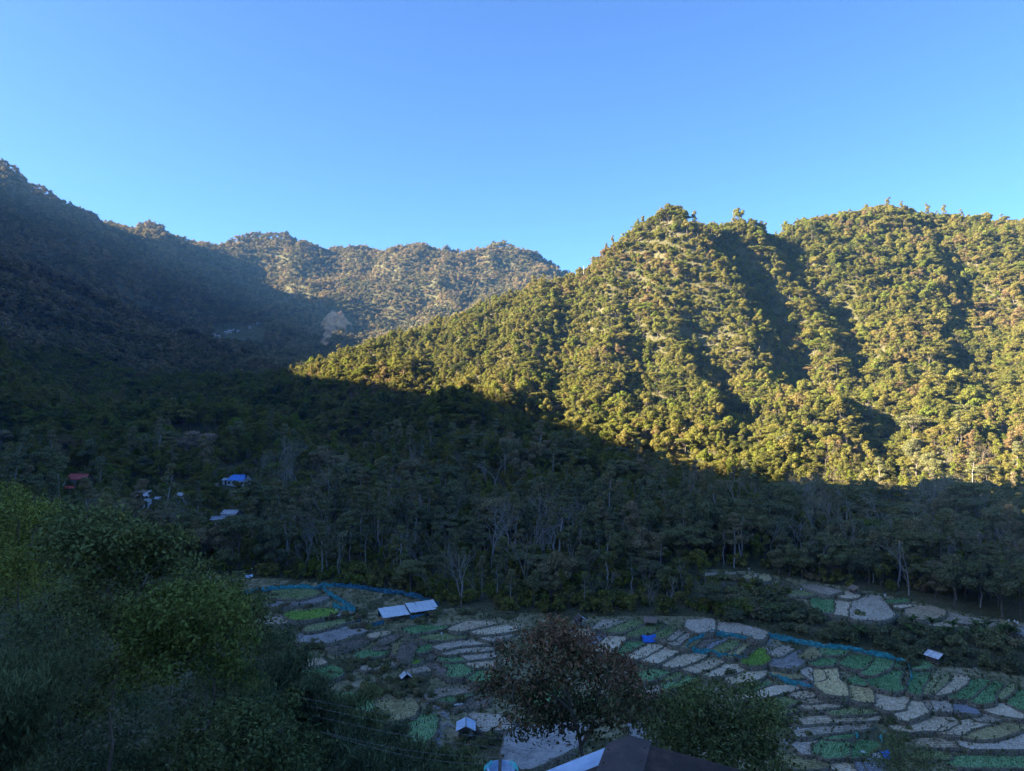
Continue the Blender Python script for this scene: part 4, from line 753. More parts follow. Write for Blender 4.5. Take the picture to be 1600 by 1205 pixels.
# houses in the wood: (pixel of the wall foot, turn, ...)
gable('house', 'house with a long red metal roof among the trees', gpt(125, 760), R(-12), 9.5, 6, 3.6, 1.9, 'plank', 'tin_red', windows=4, storeys=1)
gable('lean_to', 'small red roofed porch building below the red roof', gpt(110, 768), R(-12), 4, 3, 1.6, .7, 'plank', 'tin_red', cat='shed', windows=1)
gable('house', 'small white house left of the red roof, half hidden by trees', gpt(94, 762), R(10), 4.5, 4, 2.6, 1, 'white', 'tin', windows=2)
gable('house', 'pale two storey house with grey tin roof in the left wood', gpt(224, 792), R(20), 5.6, 5, 4.8, 1.6, 'white', 'tin', storeys=2, windows=2)
gable('shed', 'low grey tin shed beside the pale two storey house', gpt(243, 786), R(5), 3.6, 3, 1.9, .6, 'plank', 'tin', windows=1, cat='shed')
gable('house', 'narrow grey house with dark wall right of the pale two storey house', gpt(286, 786), R(-15), 3.8, 3.6, 3.4, .9, 'plank', 'tin', windows=2)
gable('house', 'white house with blue hipped roof at the upper edge of the village', gpt(374, 758), R(-10), 8.5, 6.5, 2.7, 2.0, 'white', 'tin_blue', windows=4, hip=.35)
gable('shed', 'small pale shed left of the blue roofed house', gpt(355, 757), R(-5), 3, 3, 2.2, .7, 'white', 'tin', windows=1, cat='shed')
gable('house', 'dim brown roofed house left of the blue roof', gpt(330, 766), R(5), 6, 4, 2.2, 1, 'plank', 'thatch', windows=2)
gable('house', 'white flat fronted house with dark doorway near the bare trees', gpt(343, 822), R(8), 5, 4.5, 2.8, .8, 'white', 'tin', windows=3)
gable('house', 'taller white house with stacked tin roofs near the bare trees', gpt(362, 818), R(-8), 5.5, 5, 4.0, 1.0, 'white', 'tin', storeys=1, windows=2)
for i, p in enumerate([(335,524,7,'white'),(342,527,4,'low and second from the left'),(353,521,5,'at the left of the middle cluster'),(359,519,7,'second of the middle cluster'),(365,517,4,'smallest of the middle cluster'),(372,519,6,'at the right of the middle cluster'),(391,513,5,'second from the right'),(403,507,6,'rightmost and highest'),(374,541,5,'alone below the others')]):
    gable('far_house', 'tiny pale far house in the valley head clearing, %s' % p[3] if i else 'tiny white far house at the left end of the valley head clearing', gpt(p[0], p[1]), rng.uniform(-.8, .8), p[2], 4.5, 2.4, 1.5, 'plank', 'tin', windows=2, group='houses of the far hamlet')
def hut(label, px, row, w_, d_, h, roof, rz=0., wall='wood', posts=True, name='field_hut'):
    loc = on_field(px, row); o = empty(name, loc, rz); tag(o, label, 'hut', 'field huts'); x, y = w_ / 2, d_ / 2
    for sx in (-1, 1):
        for sy in (-1, 1): MB().tube([(sx*x*.85, sy*y*.85, -.6), (sx*x*.85, sy*y*.85, h)], .07, 6).build('post', M['post'], o)
    MB().box(-x*.8, x*.8, -y*.8, y*.8, .45, .55).build('platform', M['plank'], o)
    MB().box(-x*.82, x*.82, y*.72, y*.8, .55, h).build('back_wall', M[wall], o); MB().box(-x*.84, -x*.78, -y*.6, y*.7, .55, h * .9).build('side_wall', M[wall], o)
    for s in (-1, 1):
        r = roof if isinstance(roof, str) else roof[0 if s < 0 else 1]
        MB().slab([(s*(x+.3), -y-.3, h - .2), (s*(x+.3), y+.3, h - .2), (0, y+.3, h + .7 + .01 * s), (0, -y-.3, h + .7 + .01 * s)], .06).build('roof_sheet', M[r], o)
    MB().box(-.08, .08, -y-.35, y+.35, h + .66, h + .8).build('ridge_pole', M['post'], o)
    return o
hut('small dark field hut with bluish white roof at the edge of the wood', 906, 978, 2.2, 2.2, 1.9, ('wood', 'tin_pale'), .3)
hut('dark field hut with white roof sheet below the banana plants', 1462, 1037, 3.0, 2.8, 2.0, ('white', 'wood'), .5)
hut('brown roofed hut on the upper right terraces', 1337, 929, 2.6, 2.4, 1.7, 'thatch', .2)
hut('thatched low hut above the straw coloured terraces', 1016, 975, 3.6, 2.6, 1.2, 'thatch', 1.4)
hut('tin roofed shelter with bluish white roof by the stony path', 728, 1150, 3.0, 3.2, 2.0, 'tin_pale', .05, 'plank')
hut('small white roofed shelter under the dark bushes left of the green plots', 634, 1066, 1.8, 1.4, 1.4, 'white', .4)
def sheet(name, label, px, row, w_, d_, h, mat, rz, cat, droop=.5):
    """a tarpaulin hung over a pole frame: sagging cloth and its poles"""
    o = empty(name, on_field(px, row), rz); tag(o, label, cat); V = []; n = 8
    for i in range(n + 1):
        for j in range(n + 1):
            u, v = i / n * 2 - 1, j / n * 2 - 1; V.append((u * w_ / 2, v * d_ / 2, h - abs(v) ** 1.5 * h * droop + math.sin(u * 7 + v * 3) * .05 - .12 * math.cos(u * 3.1) + rng.normal(0, .015)))
    k = n + 1; MB().add(V, [(i*k+j, (i+1)*k+j, (i+1)*k+j+1, i*k+j+1) for i in range(n) for j in range(n)]).build('cloth', M[mat], o, smooth=True)
    for sx in (-1, 1): MB().tube([(sx*w_*.45, 0, -.4), (sx*w_*.45, 0, h - .05)], .05, 5).build('pole', M['post'], o); MB().tube([(sx*w_*.46, -d_*.4, -.4), (sx*w_*.46, -d_*.4, h*.6)], .04, 5).build('pole', M['post'], o)
    MB().tube([(-w_*.5, 0, h - .06), (w_*.5, 0, h - .06)], .04, 5).build('ridge_pole', M['post'], o)
    return o
sheet('tarpaulin', 'bright blue tarpaulin stretched over poles among the straw plots', 1013, 1003, 3.4, 2.4, 1.6, 'tarp_blue', .15, 'tarpaulin', .8)
sheet('tarpaulin', 'blue tarpaulin beside white sheets at the lower right edge', 1381, 1184, 1.7, 1.8, 1.2, 'tarp_blue', .3, 'tarpaulin', .8)
sheet('white_sheet', 'long white sheet left of the blue tarpaulin at the lower right', 1360, 1181, 3.2, 1.0, .6, 'white', -.25, 'sheet', .6)
sheet('white_sheet', 'lower of two white sheets left of the blue tarpaulin', 1362, 1187, 3.4, .7, .5, 'plastic', -.05, 'sheet', .6)
sheet('teal_cloth', 'teal cloth hanging above the lower right tarpaulin', 1375, 1160, .8, .8, 1.3, 'teal', .6, 'cloth', .9)
sheet('teal_cloth', 'higher teal scrap of cloth right above the other teal cloth', 1382, 1155, .6, .6, 1.4, 'teal', 1.0, 'cloth', .9)
sheet('teal_cloth', 'small teal cloth behind the two lowest green plots', 1338, 1153, .5, .6, 1.0, 'teal', .2, 'cloth', .9)
sheet('tarpaulin', 'orange brown cloth shelter on the upper left plot', 336, 908, 3.4, 2.2, 1.5, 'thatch', .2, 'tarpaulin', .7)
sheet('white_sheet', 'light blue and white sheet by the upper left plot', 389, 903, 2.0, 1.2, .9, 'tin_pale', .5, 'sheet', .7)
sheet('white_sheet', 'pale flat sheet beside the orange brown cloth shelter', 362, 908, 4.0, 1.6, .6, 'plank', .1, 'sheet', .5)
sheet('tarpaulin', 'small teal tarpaulin at the far right end of the upper terraces', 1578, 994, 1.7, 1.4, .9, 'net', .1, 'tarpaulin', .7)
def plank_board(label, px, row, L, w_, rz):
    o = MB().box(-L/2, L/2, -w_/2, w_/2, .5, .56).box(-L*.4, -L*.36, -w_/2, w_/2, -.3, .5).box(L*.36, L*.4, -w_/2, w_/2, -.3, .5).build('plank_bridge', M['white'], None, on_field(px, row), rz); tag(o, label, 'plank')
plank_board('white plank laid over the ditch above the tin shelter', 713, 1105, 2.6, .5, .35)
SK = [(525,956),(485,1041),(490,1041),(1200,1018),(1130,987),(1252,923),(1383,932),(1180,901),(1170,891),(690,993),(561,1140),(1207,995),(1590,975),(1585,973),(1576,972),(1512,983),(1236,1143),(1247,1143)]
for i, (p, q) in enumerate(SK):
    mb = MB().tube([(0,0,-.05),(0,0,.1),(.02,0,.45),(.03,.02,.62),(.03,.02,.68)], [.2,.27,.24,.12,.16], 8); o = mb.build('white_sack', M['white'], None, on_field(p, q), rng.uniform(0, 6)); tag(o, 'small white sack standing on a field edge', 'sack', 'white sacks at the field edges')
# stones along the ditch
def stones():
    r = np.random.default_rng(5); mb = MB()
    ico = [(0,0,1),(.9,0,.3),(.28,.85,.35),(-.72,.53,.3),(-.72,-.53,.35),(.28,-.85,.3),(0,0,-.6)]; fs = [(0,1,2),(0,2,3),(0,3,4),(0,4,5),(0,5,1),(6,2,1),(6,3,2),(6,4,3),(6,5,4),(6,1,5)]
    for path, n, sp in (([(668,1085),(690,1100),(692,1130),(682,1160)], 130, 1.0), ([(1235,1145),(1240,1165),(1262,1180)], 60, 1.2), ([(1390,958),(1405,975)], 40, 1.2), ([(1338,1050),(1350,1050)], 40, 1.0), ([(1195,990),(1205,1010),(1198,1055)], 70, .8), ([(1445,1040),(1438,1075)], 60, .5), ([(910,1003),(1000,978)], 40, .4)):
        W3 = [np.array(on_field(*q)) for q in path]
        for _ in range(n):
            t = r.random() * (len(W3) - 1); k = min(int(t), len(W3) - 2); p = W3[k] + (W3[k+1] - W3[k]) * (t - k) + r.normal(0, sp, 3) * [1, 1, 0]; p[2] = zf(p[0], p[1]) + .1; s = r.uniform(.15, .5); a = r.uniform(0, 6.28); ca, sa = math.cos(a), math.sin(a)
            mb.add([(p[0] + (v[0]*ca - v[1]*sa) * s * r.uniform(.8, 1.2), p[1] + (v[0]*sa + v[1]*ca) * s * r.uniform(.8, 1.2), p[2] + v[2] * s * .7) for v in ico], fs)
    o = mb.build('stones', M['rock']); tag(o, 'loose grey stones along the ditch and the field edges', 'stones', kind='stuff')
stones()
# bare earth of the landslide on the far hill
def slide():
    u = np.linspace(495, 557, 44); v = np.linspace(480, 551, 44); g, hh = np.meshgrid(u, v); ok = in_poly(g.ravel(), hh.ravel(), [(p, q) for p, q in SLIDE]); keep = ok.reshape(g.shape); V = []; ix = -np.ones(g.shape, int)
    for i in range(44):
        for j in range(44):
            if keep[i, j]:
                p = unproject(g[i, j], hh[i, j], H, 900, 2300, 260); ix[i, j] = len(V); V.append((p[0], p[1] - 2.5, p[2] + 1.5 + rng.normal(0, .8)))
    fs = [(ix[i,j], ix[i+1,j], ix[i+1,j+1], ix[i,j+1]) for i in range(43) for j in range(43) if min(ix[i,j], ix[i+1,j], ix[i+1,j+1], ix[i,j+1]) >= 0]
    o = MB().add(V, fs).build('landslide_scar', M['soil_red']); tag(o, kind='structure')
slide()
for i, (p, q) in enumerate([(909, 430), (912, 431)]):
    b = unproject(p, q + 6, H, 400, 1000, 600); h = 12 - i; o = empty('radio_mast', (b[0], b[1], b[2] - 1)); tag(o, ['taller thin mast on the saddle of the ridge', 'shorter thin mast right beside the taller one on the saddle'][i], 'mast')
    MB().tube([(0,0,0),(0,0,h + 4)], [.3, .15], 6).build('pole', M['white'], o); MB().box(-.7, .7, -.1, .1, h + 2.6, h + 2.9).build('antenna', M['white'], o)

# ------------------------------------------------------------------ the near slope: roof, trees, wires
def pt(px, row, d): return np.array(W(px, row, d))
def corr(mb, p0, p1, p2, p3, n, amp=.025):
    """a corrugated sheet: p0-p1 along the eave, p3-p2 along the ridge; n waves"""
    p0, p1, p2, p3 = map(np.array, (p0, p1, p2, p3)); nr = np.cross(p1 - p0, p3 - p0); nr = nr / np.linalg.norm(nr); nr = nr if nr[2] > 0 else -nr; V = []; m = n * 4
    for i in range(m + 1):
        t = i / m; o_ = nr * amp * math.sin(2 * math.pi * n * t); V += [p0 + (p1 - p0) * t + o_, p3 + (p2 - p3) * t + o_, p0 + (p1 - p0) * t + o_ - nr * .02, p3 + (p2 - p3) * t + o_ - nr * .02]
    fs = []
    for i in range(m): a = i * 4; fs += [(a, a+4, a+5, a+1), (a+2, a+3, a+7, a+6), (a, a+2, a+6, a+4), (a+1, a+5, a+7, a+3)]
    fs += [(0, 1, 3, 2), (m*4, m*4+2, m*4+3, m*4+1)]; mb.add([tuple(v) for v in V], fs); return mb
def near_house():
    e0 = pt(982, 1156, 20); dr = np.array([-.30, -.954, 0.]); pr = np.array([.954, -.30, 0.]); o = empty('near_house', (e0[0], e0[1], -14.2)); tag(o, 'house below the viewpoint, only its dark rusty corrugated roof showing', 'house'); b = e0 - np.array([0, 0, 0]); org = np.array([e0[0], e0[1], -14.2])
    Lr = 9.0; wd = 4.6; ar = .985; rr_ = np.array([1.0, -.02, 0]); rl = np.array([-1.0, -.05, 0])
    for side, dv, sl in ((1, np.array([.998, .06, 0]), .30), (-1, np.array([-.998, -.06, 0]), .36)):
        n = 9
        for i in range(n):
            a = b + dr * Lr * i / n; c = b + dr * (Lr * (i + 1) / n - .0) ; lift = np.array([0, 0, .012 * (i % 2)])
            ev = dv * wd - np.array([0, 0, sl * wd]); mat = 'tin_pale' if (side < 0 and i == 0) else 'rust'
            corr(MB(), a + ev + lift - org, c + dr * .04 + ev + lift - org, c + dr * .04 + lift - org, a + lift - org, 4, .055).build('roof_sheet', M[mat], o)
    cw = .62
    for i in range(4):
        a = b + dr * (Lr * i / 4 - .12) + np.array([0, 0, .07 + .01 * (i % 2)]); c = b + dr * (Lr * (i + 1) / 4) + np.array([0, 0, .07 + .01 * (i % 2)]); l_ = np.array([-cw, -.02, -.36 * cw + .01]); r2 = np.array([cw, .04, -.30 * cw + .01])
        cap = MB(); cap.slab([a + l_ - org, c + l_ - org, c - org, a - org], .015); cap.slab([a - org, c - org, c + r2 - org, a + r2 - org], .015); oc = cap.build('ridge_cap', M['rust'], o)
        for t in (.2, .5, .8):
            for s_ in (l_, r2): q = a + (c - a) * t + s_ * .8 - org; MB().tube([tuple(q), tuple(q + [0, 0, .03])], .025, 6).build('bolt', M['wood'], oc)
    x0, x1 = -wd + .5, wd - .5
    mb = MB(); f = lambda u, v, z: tuple(np.array([b[0], b[1], 0]) + dr * v + np.array([u, 0, 0]) + [0, 0, z] - org)
    zt = b[2] - .3 * wd - .15
    mb.add([f(x0, .4, -18), f(x1, .4, -18), f(x1, Lr, -18), f(x0, Lr, -18), f(x0, .4, zt), f(x1, .4, zt), f(x1, Lr, zt), f(x0, Lr, zt), f(0, .4, b[2] - .15), f(0, Lr, b[2] - .15)], [(0,1,5,8,4), (1,2,6,5), (2,3,7,9,6), (3,0,4,7)]); mb.build('wall', M['plank'], o)
near_house()
def fg_tree(name, label, lobes, d, trunks, n, size, mat, aspect=.5, droop=None, spread=1.0, bark='bark', cat='tree', r0=.14, parts=None, seed=1):
    """a near tree: trunks through pixel paths at depth d, lobes (px, row, half width, half height) of foliage round them"""
    r = np.random.default_rng(seed); base_px = trunks[0][0]; x0 = (base_px[0] - CX) / F * d; gz = float(H(np.array([x0]), np.array([float(d)]))[0]); org = np.array([x0, d, gz]); o = empty(name, tuple(org)); tag(o, label, cat)
    mb = MB(); tops = []
    for k, tr in enumerate(trunks):
        P = [pt(p, q, d + (0 if k == 0 else r.normal(0, .5))) - org for p, q in tr]
        if k == 0 and P[0][2] > -.5: P.insert(0, np.array([P[0][0], P[0][1], -.6]))
        rr = [r0 * (1 - .75 * i / (len(P) - 1)) * (1 if k == 0 else .6) for i in range(len(P))]; mb.tube([tuple(p) for p in P], rr, 7); tops += P[1:]
    tops = np.array(tops); LB = []; tone = []
    for l in lobes:
        dd = d + r.normal(0, 1) * spread; c = pt(l[0], l[1], dd) - org; rx = l[2] / F * d * (1.18 if parts else 1); rz = l[3] / F * d * (.75 if parts else 1); tn = l[4] if len(l) > 4 else 0; LB.append((*c, rx * .8, rx * .75, rz * .8)); tone.append(tn)
        for _ in range(2):
            u = r.normal(0, 1, 3); u /= np.linalg.norm(u); LB.append((*(c + u * [rx, rx, rz]), rx * .4, rx * .4, rz * .4)); tone.append(tn)
        j = np.argmin(np.linalg.norm(tops - c, axis=1)); s, ra = limb(tops[j], c - np.array([0, 0, rz * .2]), r0 * .35, .015, r, .05, 4); mb.tube(s, ra, 5)
        for _ in range(5):
            e = c + r.normal(0, .55, 3) * [rx, rx, rz]; s, ra = limb(c - np.array([0, 0, rz * .2]), e, .03, .01, r, .03, 2); mb.tube(s, ra, 4)
    mb.build('trunk', M[bark], o)
    k = 9; cl, nm = lobe_leaves(LB, n // k, r, .6, .3)                      # leaves grow in small sprays
    cl = np.repeat(cl, k, 0) + r.normal(0, size * 1.1, (len(cl) * k, 3)); nm = np.repeat(nm, k, 0); V, Fq, lv = leaves_np(cl, nm, np.full(len(cl), size), aspect, .7, r, droop)
    if parts is None: obj('crown', mesh_np('crown', V, [Fq], [M[mat]], attr={'lv': lv}), o)
    else:
        L = np.array(LB)[:, :3]; jj = np.argmin(((cl[:, None] - L[None]) ** 2).sum(-1), 1); t = np.array(tone)[jj]; pr_ = np.clip(t + (cl[:, 2] - L[jj, 2]) / 2.0 * .35 + r.normal(0, .12, len(cl)), 0, 1); red = r.random(len(cl)) < pr_
        for nm_, mk, sel in (('red_foliage', parts[0], red), ('green_foliage', parts[1], ~red)):
            ids = np.where(sel)[0]; vv = V.reshape(-1, 4, 3)[ids].reshape(-1, 3); obj(nm_, mesh_np(nm_, vv, [np.arange(len(ids) * 4).reshape(-1, 4)], [M[mk]], attr={'lv': lv[ids]}), o)
    return o
fg_tree('red_leaved_tree', 'tree with reddish brown upper leaves and dark green lower leaves behind the rusty roof',
        [(872,982,34,20,.85),(845,1000,40,20,.7),(900,1005,42,22,.9),(815,1022,36,18,.5),(870,1028,48,20,.5),(930,1030,42,20,.85),(965,1038,34,18,.85),(985,1048,22,12,.9),(790,1052,30,16,.5),(760,1075,26,13,.6),(800,1080,40,16,.55),(845,1062,34,16,.3),(905,1055,44,20,.4),(955,1065,36,18,.5),
         (985,1075,24,14,.7),(830,1100,44,18,.25),(880,1100,50,22,.1),(935,1095,44,20,.15),(980,1100,34,18,.1),(1010,1092,30,18,.1),(810,1130,34,16,.2),(860,1128,42,18,.1),(920,1128,38,16,.1),(970,1120,30,16,.1),(1020,1110,24,14,.05)], 48,
        [[(912,1195),(905,1150),(893,1110),(882,1060),(872,1000)],[(900,1140),(870,1130),(835,1118)],[(908,1165),(925,1140),(935,1085),(945,1050)],[(893,1110),(850,1075),(800,1060)],[(905,1150),(960,1120),(1000,1098)],[(882,1060),(845,1025),(825,1010)]], 8500, .34, None, .45, .8, 2.6, r0=.17, parts=('leaf_red', 'leaf_redgreen'), seed=11)
fg_tree('broadleaf_tree', 'dense dark green tree right of the rusty roof', [(1060,1095,40,20),(1110,1085,45,20),(1160,1100,45,24),(1195,1120,30,24),(1040,1125,42,24),(1090,1125,50,28),(1145,1140,50,28),(1195,1155,35,28),(1060,1165,50,30),(1120,1180,60,32),(1185,1190,50,30),(1030,1150,25,22)], 58,
        [[(1110,1225),(1108,1150),(1105,1100)],[(1108,1170),(1150,1130),(1170,1105)],[(1108,1165),(1060,1120)]], 13000, .32, 'leaf_fg', .5, None, 2.2, seed=12)
fg_tree('feathery_tree', 'small dark feathery tree in front of the straw plots at the lower right', [(1402,1150,16,12),(1395,1165,24,14),(1425,1172,28,14),(1440,1188,30,14),(1395,1185,30,14),(1420,1198,45,15),(1385,1200,30,14)], 80, [[(1410,1235),(1405,1180),(1402,1145)]], 5000, .3, 'leaf_bamboo', .25, .3, .8, seed=13)
fg_tree('tall_tree', 'tall tree with pale bent trunk standing highest at the left', [(136,796,20,12),(124,815,44,20),(175,808,36,20),(95,838,46,24),(150,835,52,26),(215,845,50,26),(265,845,36,24),(185,870,60,28),(245,880,48,26),(120,875,50,28),(295,890,40,24),(225,915,40,22),(150,915,44,24),(195,985,34,18),(140,965,40,20),(225,965,34,18),(110,935,40,22),(165,1050,30,16),(200,1040,26,14),(140,1110,30,14)], 54,
        [[(166,1230),(176,1165),(170,1110),(182,1060),(180,1030),(192,985),(170,920),(158,890),(146,850),(136,815),(134,785)],[(192,985),(212,950),(222,915)],[(158,890),(120,850),(95,825)]], 12000, .36, 'leaf_fg', .5, .2, 2.2, 'bark_tan', r0=.12, seed=14)
fg_tree('feathery_tree', 'light green tree with fine foliage at the left edge', [(20,772,34,12),(55,800,36,14),(15,800,46,20),(45,820,50,22),(20,850,56,26),(70,860,40,24),(30,890,56,30),(10,930,50,30)], 66, [[(25,1150),(28,950),(30,800)],[(28,900),(60,820)]], 9000, .36, 'leaf_light', .35, .3, 2.0, seed=15)
fg_tree('light_green_tree', 'bright yellowish green tree in the middle of the left thicket', [(245,950,44,24),(300,940,44,22),(345,945,40,24),(260,985,56,28),(315,985,54,30),(355,990,36,28),(235,1020,50,26),(290,1030,60,30),(345,1035,40,28),(370,960,30,24),(225,975,30,22),(205,1000,26,16),(395,1000,24,16),(270,915,26,14),(330,920,24,14),(210,1055,30,18),(375,1060,30,20)], 50,
        [[(262,1215),(264,1130),(268,1050),(275,980)],[(320,1215),(322,1120),(318,1030),(318,990)],[(345,1160),(348,1090),(346,1010)],[(285,1180),(288,1100),(290,1030)],[(300,1170),(301,1100),(302,1040)],[(362,1150),(364,1085),(355,1000)]], 11000, .32, 'leaf_light', .5, None, 2.0, 'bark', r0=.06, seed=16)
fg_tree('broadleaf_tree', 'round bushy tree between the tall pale trunk and the upper fields', [(310,915,40,20),(350,925,36,20),(300,945,44,24),(390,950,34,22),(360,960,40,24)], 75, [[(335,1120),(334,1000),(332,930)]], 6000, .36, 'leaf_fg', .5, None, 1.5, seed=17)
fg_tree('broadleaf_tree', 'leafy bush at the bottom edge left of centre', [(330,1120,50,22),(390,1125,50,24),(440,1110,36,22),(300,1150,50,26),(360,1165,60,30),(420,1165,50,30),(470,1160,36,28),(310,1190,50,28),(390,1198,60,26),(460,1195,50,26)], 44, [[(385,1240),(384,1180),(382,1130)],[(384,1190),(440,1140)],[(384,1190),(320,1140)]], 10000, .28, 'leaf_fg', .5, None, 1.8, seed=18)
fg_tree('broadleaf_tree', 'dark leafy tree in the lower left corner below the pale trunk', [(100,960,44,28),(60,990,60,30),(120,1010,50,30),(50,1040,60,34),(110,1060,56,34),(60,1095,60,34),(130,1110,50,34),(200,1090,40,28),(60,1150,70,36),(140,1160,60,36),(210,1150,50,34),(100,1195,70,26),(200,1195,60,26),(10,1000,40,40),(10,1090,40,40),(10,1170,40,40)], 62, [[(90,1240),(92,1120),(90,980)],[(92,1120),(140,1060)],[(92,1120),(40,1040)]], 16000, .42, 'leaf_bamboo', .28, .5, 2.2, seed=19)
fg_tree('broadleaf_tree', 'dim green tree filling the gap behind the pale trunk', [(60,930,60,30),(130,950,60,34),(200,960,50,30),(80,990,60,36),(150,1010,60,36),(220,1040,50,34),(120,1060,60,36),(190,1090,50,36),(60,1050,60,36)], 84, [[(130,1180),(130,1060),(128,960)]], 12000, .42, 'leaf_fg', .45, .3, 3.0, seed=21)
fg_tree('broadleaf_tree', 'dim green tree between the light green tree and the drooping bamboo', [(400,985,40,24),(440,1010,36,24),(380,1020,50,30),(430,1050,50,30),(470,1080,40,28),(400,1080,50,30),(350,1070,50,30),(450,1115,50,26),(300,1090,50,30)], 88, [[(410,1200),(410,1080),(405,1000)]], 11000, .42, 'leaf_bamboo', .35, .4, 3.0, seed=22)
def near_shrubs():
    xs = rng.uniform(-75, 50, 900); ys = rng.uniform(30, 118, 900); zs = H(xs, ys); px, py = proj(xs, ys, zs); _, pt_ = proj(xs, ys, zs + 3.0); k = (px > -60) & (px < 640) & (pt_ > 1020 + .18 * np.maximum(px - 300, 0)); k |= (px > 640) & (px < 820) & (pt_ > 1165); k |= (px > 980) & (px < 1230) & (pt_ > 1165)
    n = k.sum(); gn_forest('near_undergrowth', xs[k], ys[k], zs[k], np.arange(n) % len(NEARB), np.where((px[k] > 225) & (px[k] < 400), .45, 1.0) * rng.uniform(.5, 1.1, n), nb_c, 'tangled shrubs and tall weeds on the near slope')
nb_c = bpy.data.collections.new('near_shrub_shapes'); NEARB = []
for q in range(4):
    me_ = joined_mesh('near_shrub', tree_geo('bush', 820 + q, 2600, .3), M['bark'], M['leaf_fg' if q % 2 else 'leaf_bamboo']); ob_ = bpy.data.objects.new('near_shrub_%02d' % q, me_); nb_c.objects.link(ob_); NEARB.append(ob_)
near_shrubs()
def bamboo(label, px, row, d, n, hgt, lean, nl, seed, size=.75):
    r = np.random.default_rng(seed); x0 = (px - CX) / F * d; gz = float(H(np.array([x0]), np.array([float(d)]))[0]); top = (CY - row) / F * d; Ht = top - gz; o = empty('bamboo_clump', (x0, d, gz)); tag(o, label, 'bamboo', 'bamboo clumps on the near slope'); C_ = []; N_ = []
    for i in range(n):
        a = r.uniform(0, 6.28); b = np.array([math.cos(a), math.sin(a), 0]); bx = b * r.uniform(.1, 1.0); hh = Ht * r.uniform(.75, 1.12); ln = lean * r.uniform(.4, 1.2); P = []
        for k in range(9):
            t = k / 8; P.append(bx + b * ln * t ** 2.2 + np.array([0, 0, hh * (t - .28 * t ** 4) - .4 * (k == 0)]))
        MB().tube([tuple(p) for p in P], [.05 * (1 - .8 * k / 8) for k in range(9)], 5).build('culm', M['culm'], o); P = np.array(P); m = nl // n
        t = r.uniform(.35, 1, m) ** .8 * 8; k = np.minimum(t.astype(int), 7); c = P[k] + (P[k+1] - P[k]) * (t - k)[:, None]
        sd = r.normal(0, 1, (m, 3)); sd[:, 2] = -abs(sd[:, 2]) * .6; sd /= np.linalg.norm(sd, axis=1, keepdims=True); c = c + sd * r.uniform(.1, 1.5, (m, 1)); C_.append(c); N_.append(sd)
    c = np.vstack(C_); nn = np.vstack(N_); c = np.repeat(c, 3, 0) + r.normal(0, .2, (len(c) * 3, 3)); nn = np.repeat(nn, 3, 0); V, Fq, lv = leaves_np(c, nn, np.full(len(c), size), .13, .8, r, .9)
    obj('leaves', mesh_np('leaves', V, [Fq], [M['leaf_bamboo']], attr={'lv': lv}), o); return o
M['culm'] = flat('bamboo_culm', (.14, .17, .06))
bamboo('drooping bamboo clump beside the grey plot, right of the light green tree', 455, 985, 66, 22, 0, 4.0, 7000, 41)
bamboo('bamboo clump on the slope just right of the drooping clump', 505, 1065, 68, 18, 0, 4.5, 6000, 42)
bamboo('dark bamboo clump behind the light green tree', 400, 1035, 62, 20, 0, 3.5, 6000, 43)
bamboo('low bamboo clump at the bottom edge below the green terraces', 560, 1130, 60, 20, 0, 4.0, 6500, 44)
bamboo('bamboo clump at the bottom edge left of the tin shelter', 640, 1160, 58, 20, 0, 3.8, 6500, 45)
bamboo('bamboo clump in the bottom left corner', 20, 950, 48, 18, 0, 3.5, 6500, 46, .55)
bamboo('bamboo clump at the bottom edge under the leafy bush', 500, 1150, 52, 18, 0, 3.5, 6000, 47, .6)
bamboo('smallest bamboo clump at the bottom edge, nearest the tin shelter', 700, 1175, 62, 14, 0, 3.0, 4500, 48)
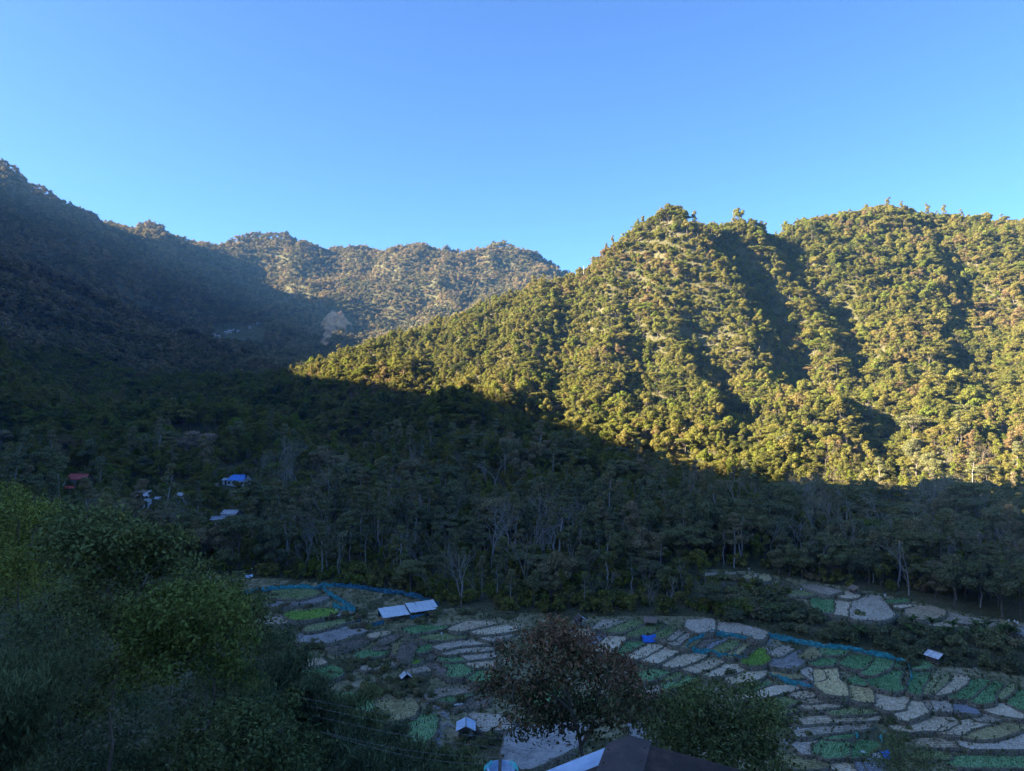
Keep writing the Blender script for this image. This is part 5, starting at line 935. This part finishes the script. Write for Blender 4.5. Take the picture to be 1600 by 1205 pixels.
tt = gpt(305, 712); pt_o = place_tree('umbrella', tt[0], tt[1], tt[2], 1.0, 1.0, label='large tree with pale brown crown standing out in the shaded valley wood', name='pale_crowned_tree', mesh=split_meshes('pale', tree_geo('broad', 903, 8000, .36), M['bark'], M['leaf_tan'])); pt_o.scale = (2.6, 2.3, 1.3)
M['wire'] = flat('wire', (.25, .26, .28), .5, .4)
for i, (a, b, y0, y1) in enumerate([((470,1090),(905,1160),46,40),((480,1103),(905,1166),46,40),((490,1118),(900,1177),46,40),((500,1143),(880,1184),44,38),((520,1150),(870,1192),44,38)]):
    A = pt(*a, y0); B = pt(*b, y1); P = [A + (B - A) * t - np.array([0, 0, (.2 + .12 * i) * math.sin(math.pi * t)]) for t in np.linspace(0, 1, 14)]
    o = MB().tube([tuple(p - A) for p in P], .006, 5).build('wire', M['wire'], None, tuple(A)); tag(o, ['highest', 'second', 'third', 'fourth', 'lowest'][i] + ' of the five thin wires strung across in front of the tin shelter', 'wire', 'wires across the slope')
def tub():
    d = 30.0; c = pt(783, 1199, d); g = float(H(np.array([c[0]]), np.array([d]))[0]); o = empty('water_tub', (c[0], c[1], g)); tag(o, 'round white tub with teal sheeting folded over its rim at the bottom edge', 'tub'); h = c[2] - g
    ring = lambda r, z, n=20: [(r * math.cos(2*math.pi*k/n), r * math.sin(2*math.pi*k/n), z) for k in range(n)]
    n = 20; V = ring(.55, -.3) + ring(.62, h) + ring(.55, h + .03) + ring(.5, h - .25); fs = [(j*n+k, j*n+(k+1)%n, (j+1)*n+(k+1)%n, (j+1)*n+k) for j in range(3) for k in range(n)] + [tuple(3*n + k for k in range(n))]
    MB().add(V, fs).build('tub', M['tin_pale'], o, smooth=False); MB().box(-.12, .02, -.5, .5, h + .02, h + .06).build('board', M['wood'], o)
    for s, a0 in ((-1, 2.3), (1, -.4)):
        V = []
        for i in range(7):
            for j, (rr, dz) in enumerate(((.5, -.05), (.6, .06), (.68, .02), (.72, -.2), (.74, -.4))):
                a = a0 + i * .2; V.append((math.cos(a) * rr + rng.normal(0, .015), math.sin(a) * rr, h + dz + rng.normal(0, .02)))
        MB().add(V, [(i*5+j, i*5+j+1, i*5+6+j, i*5+5+j) for i in range(6) for j in range(4)]).build('teal_sheet', M['teal'], o, smooth=True)
tub()
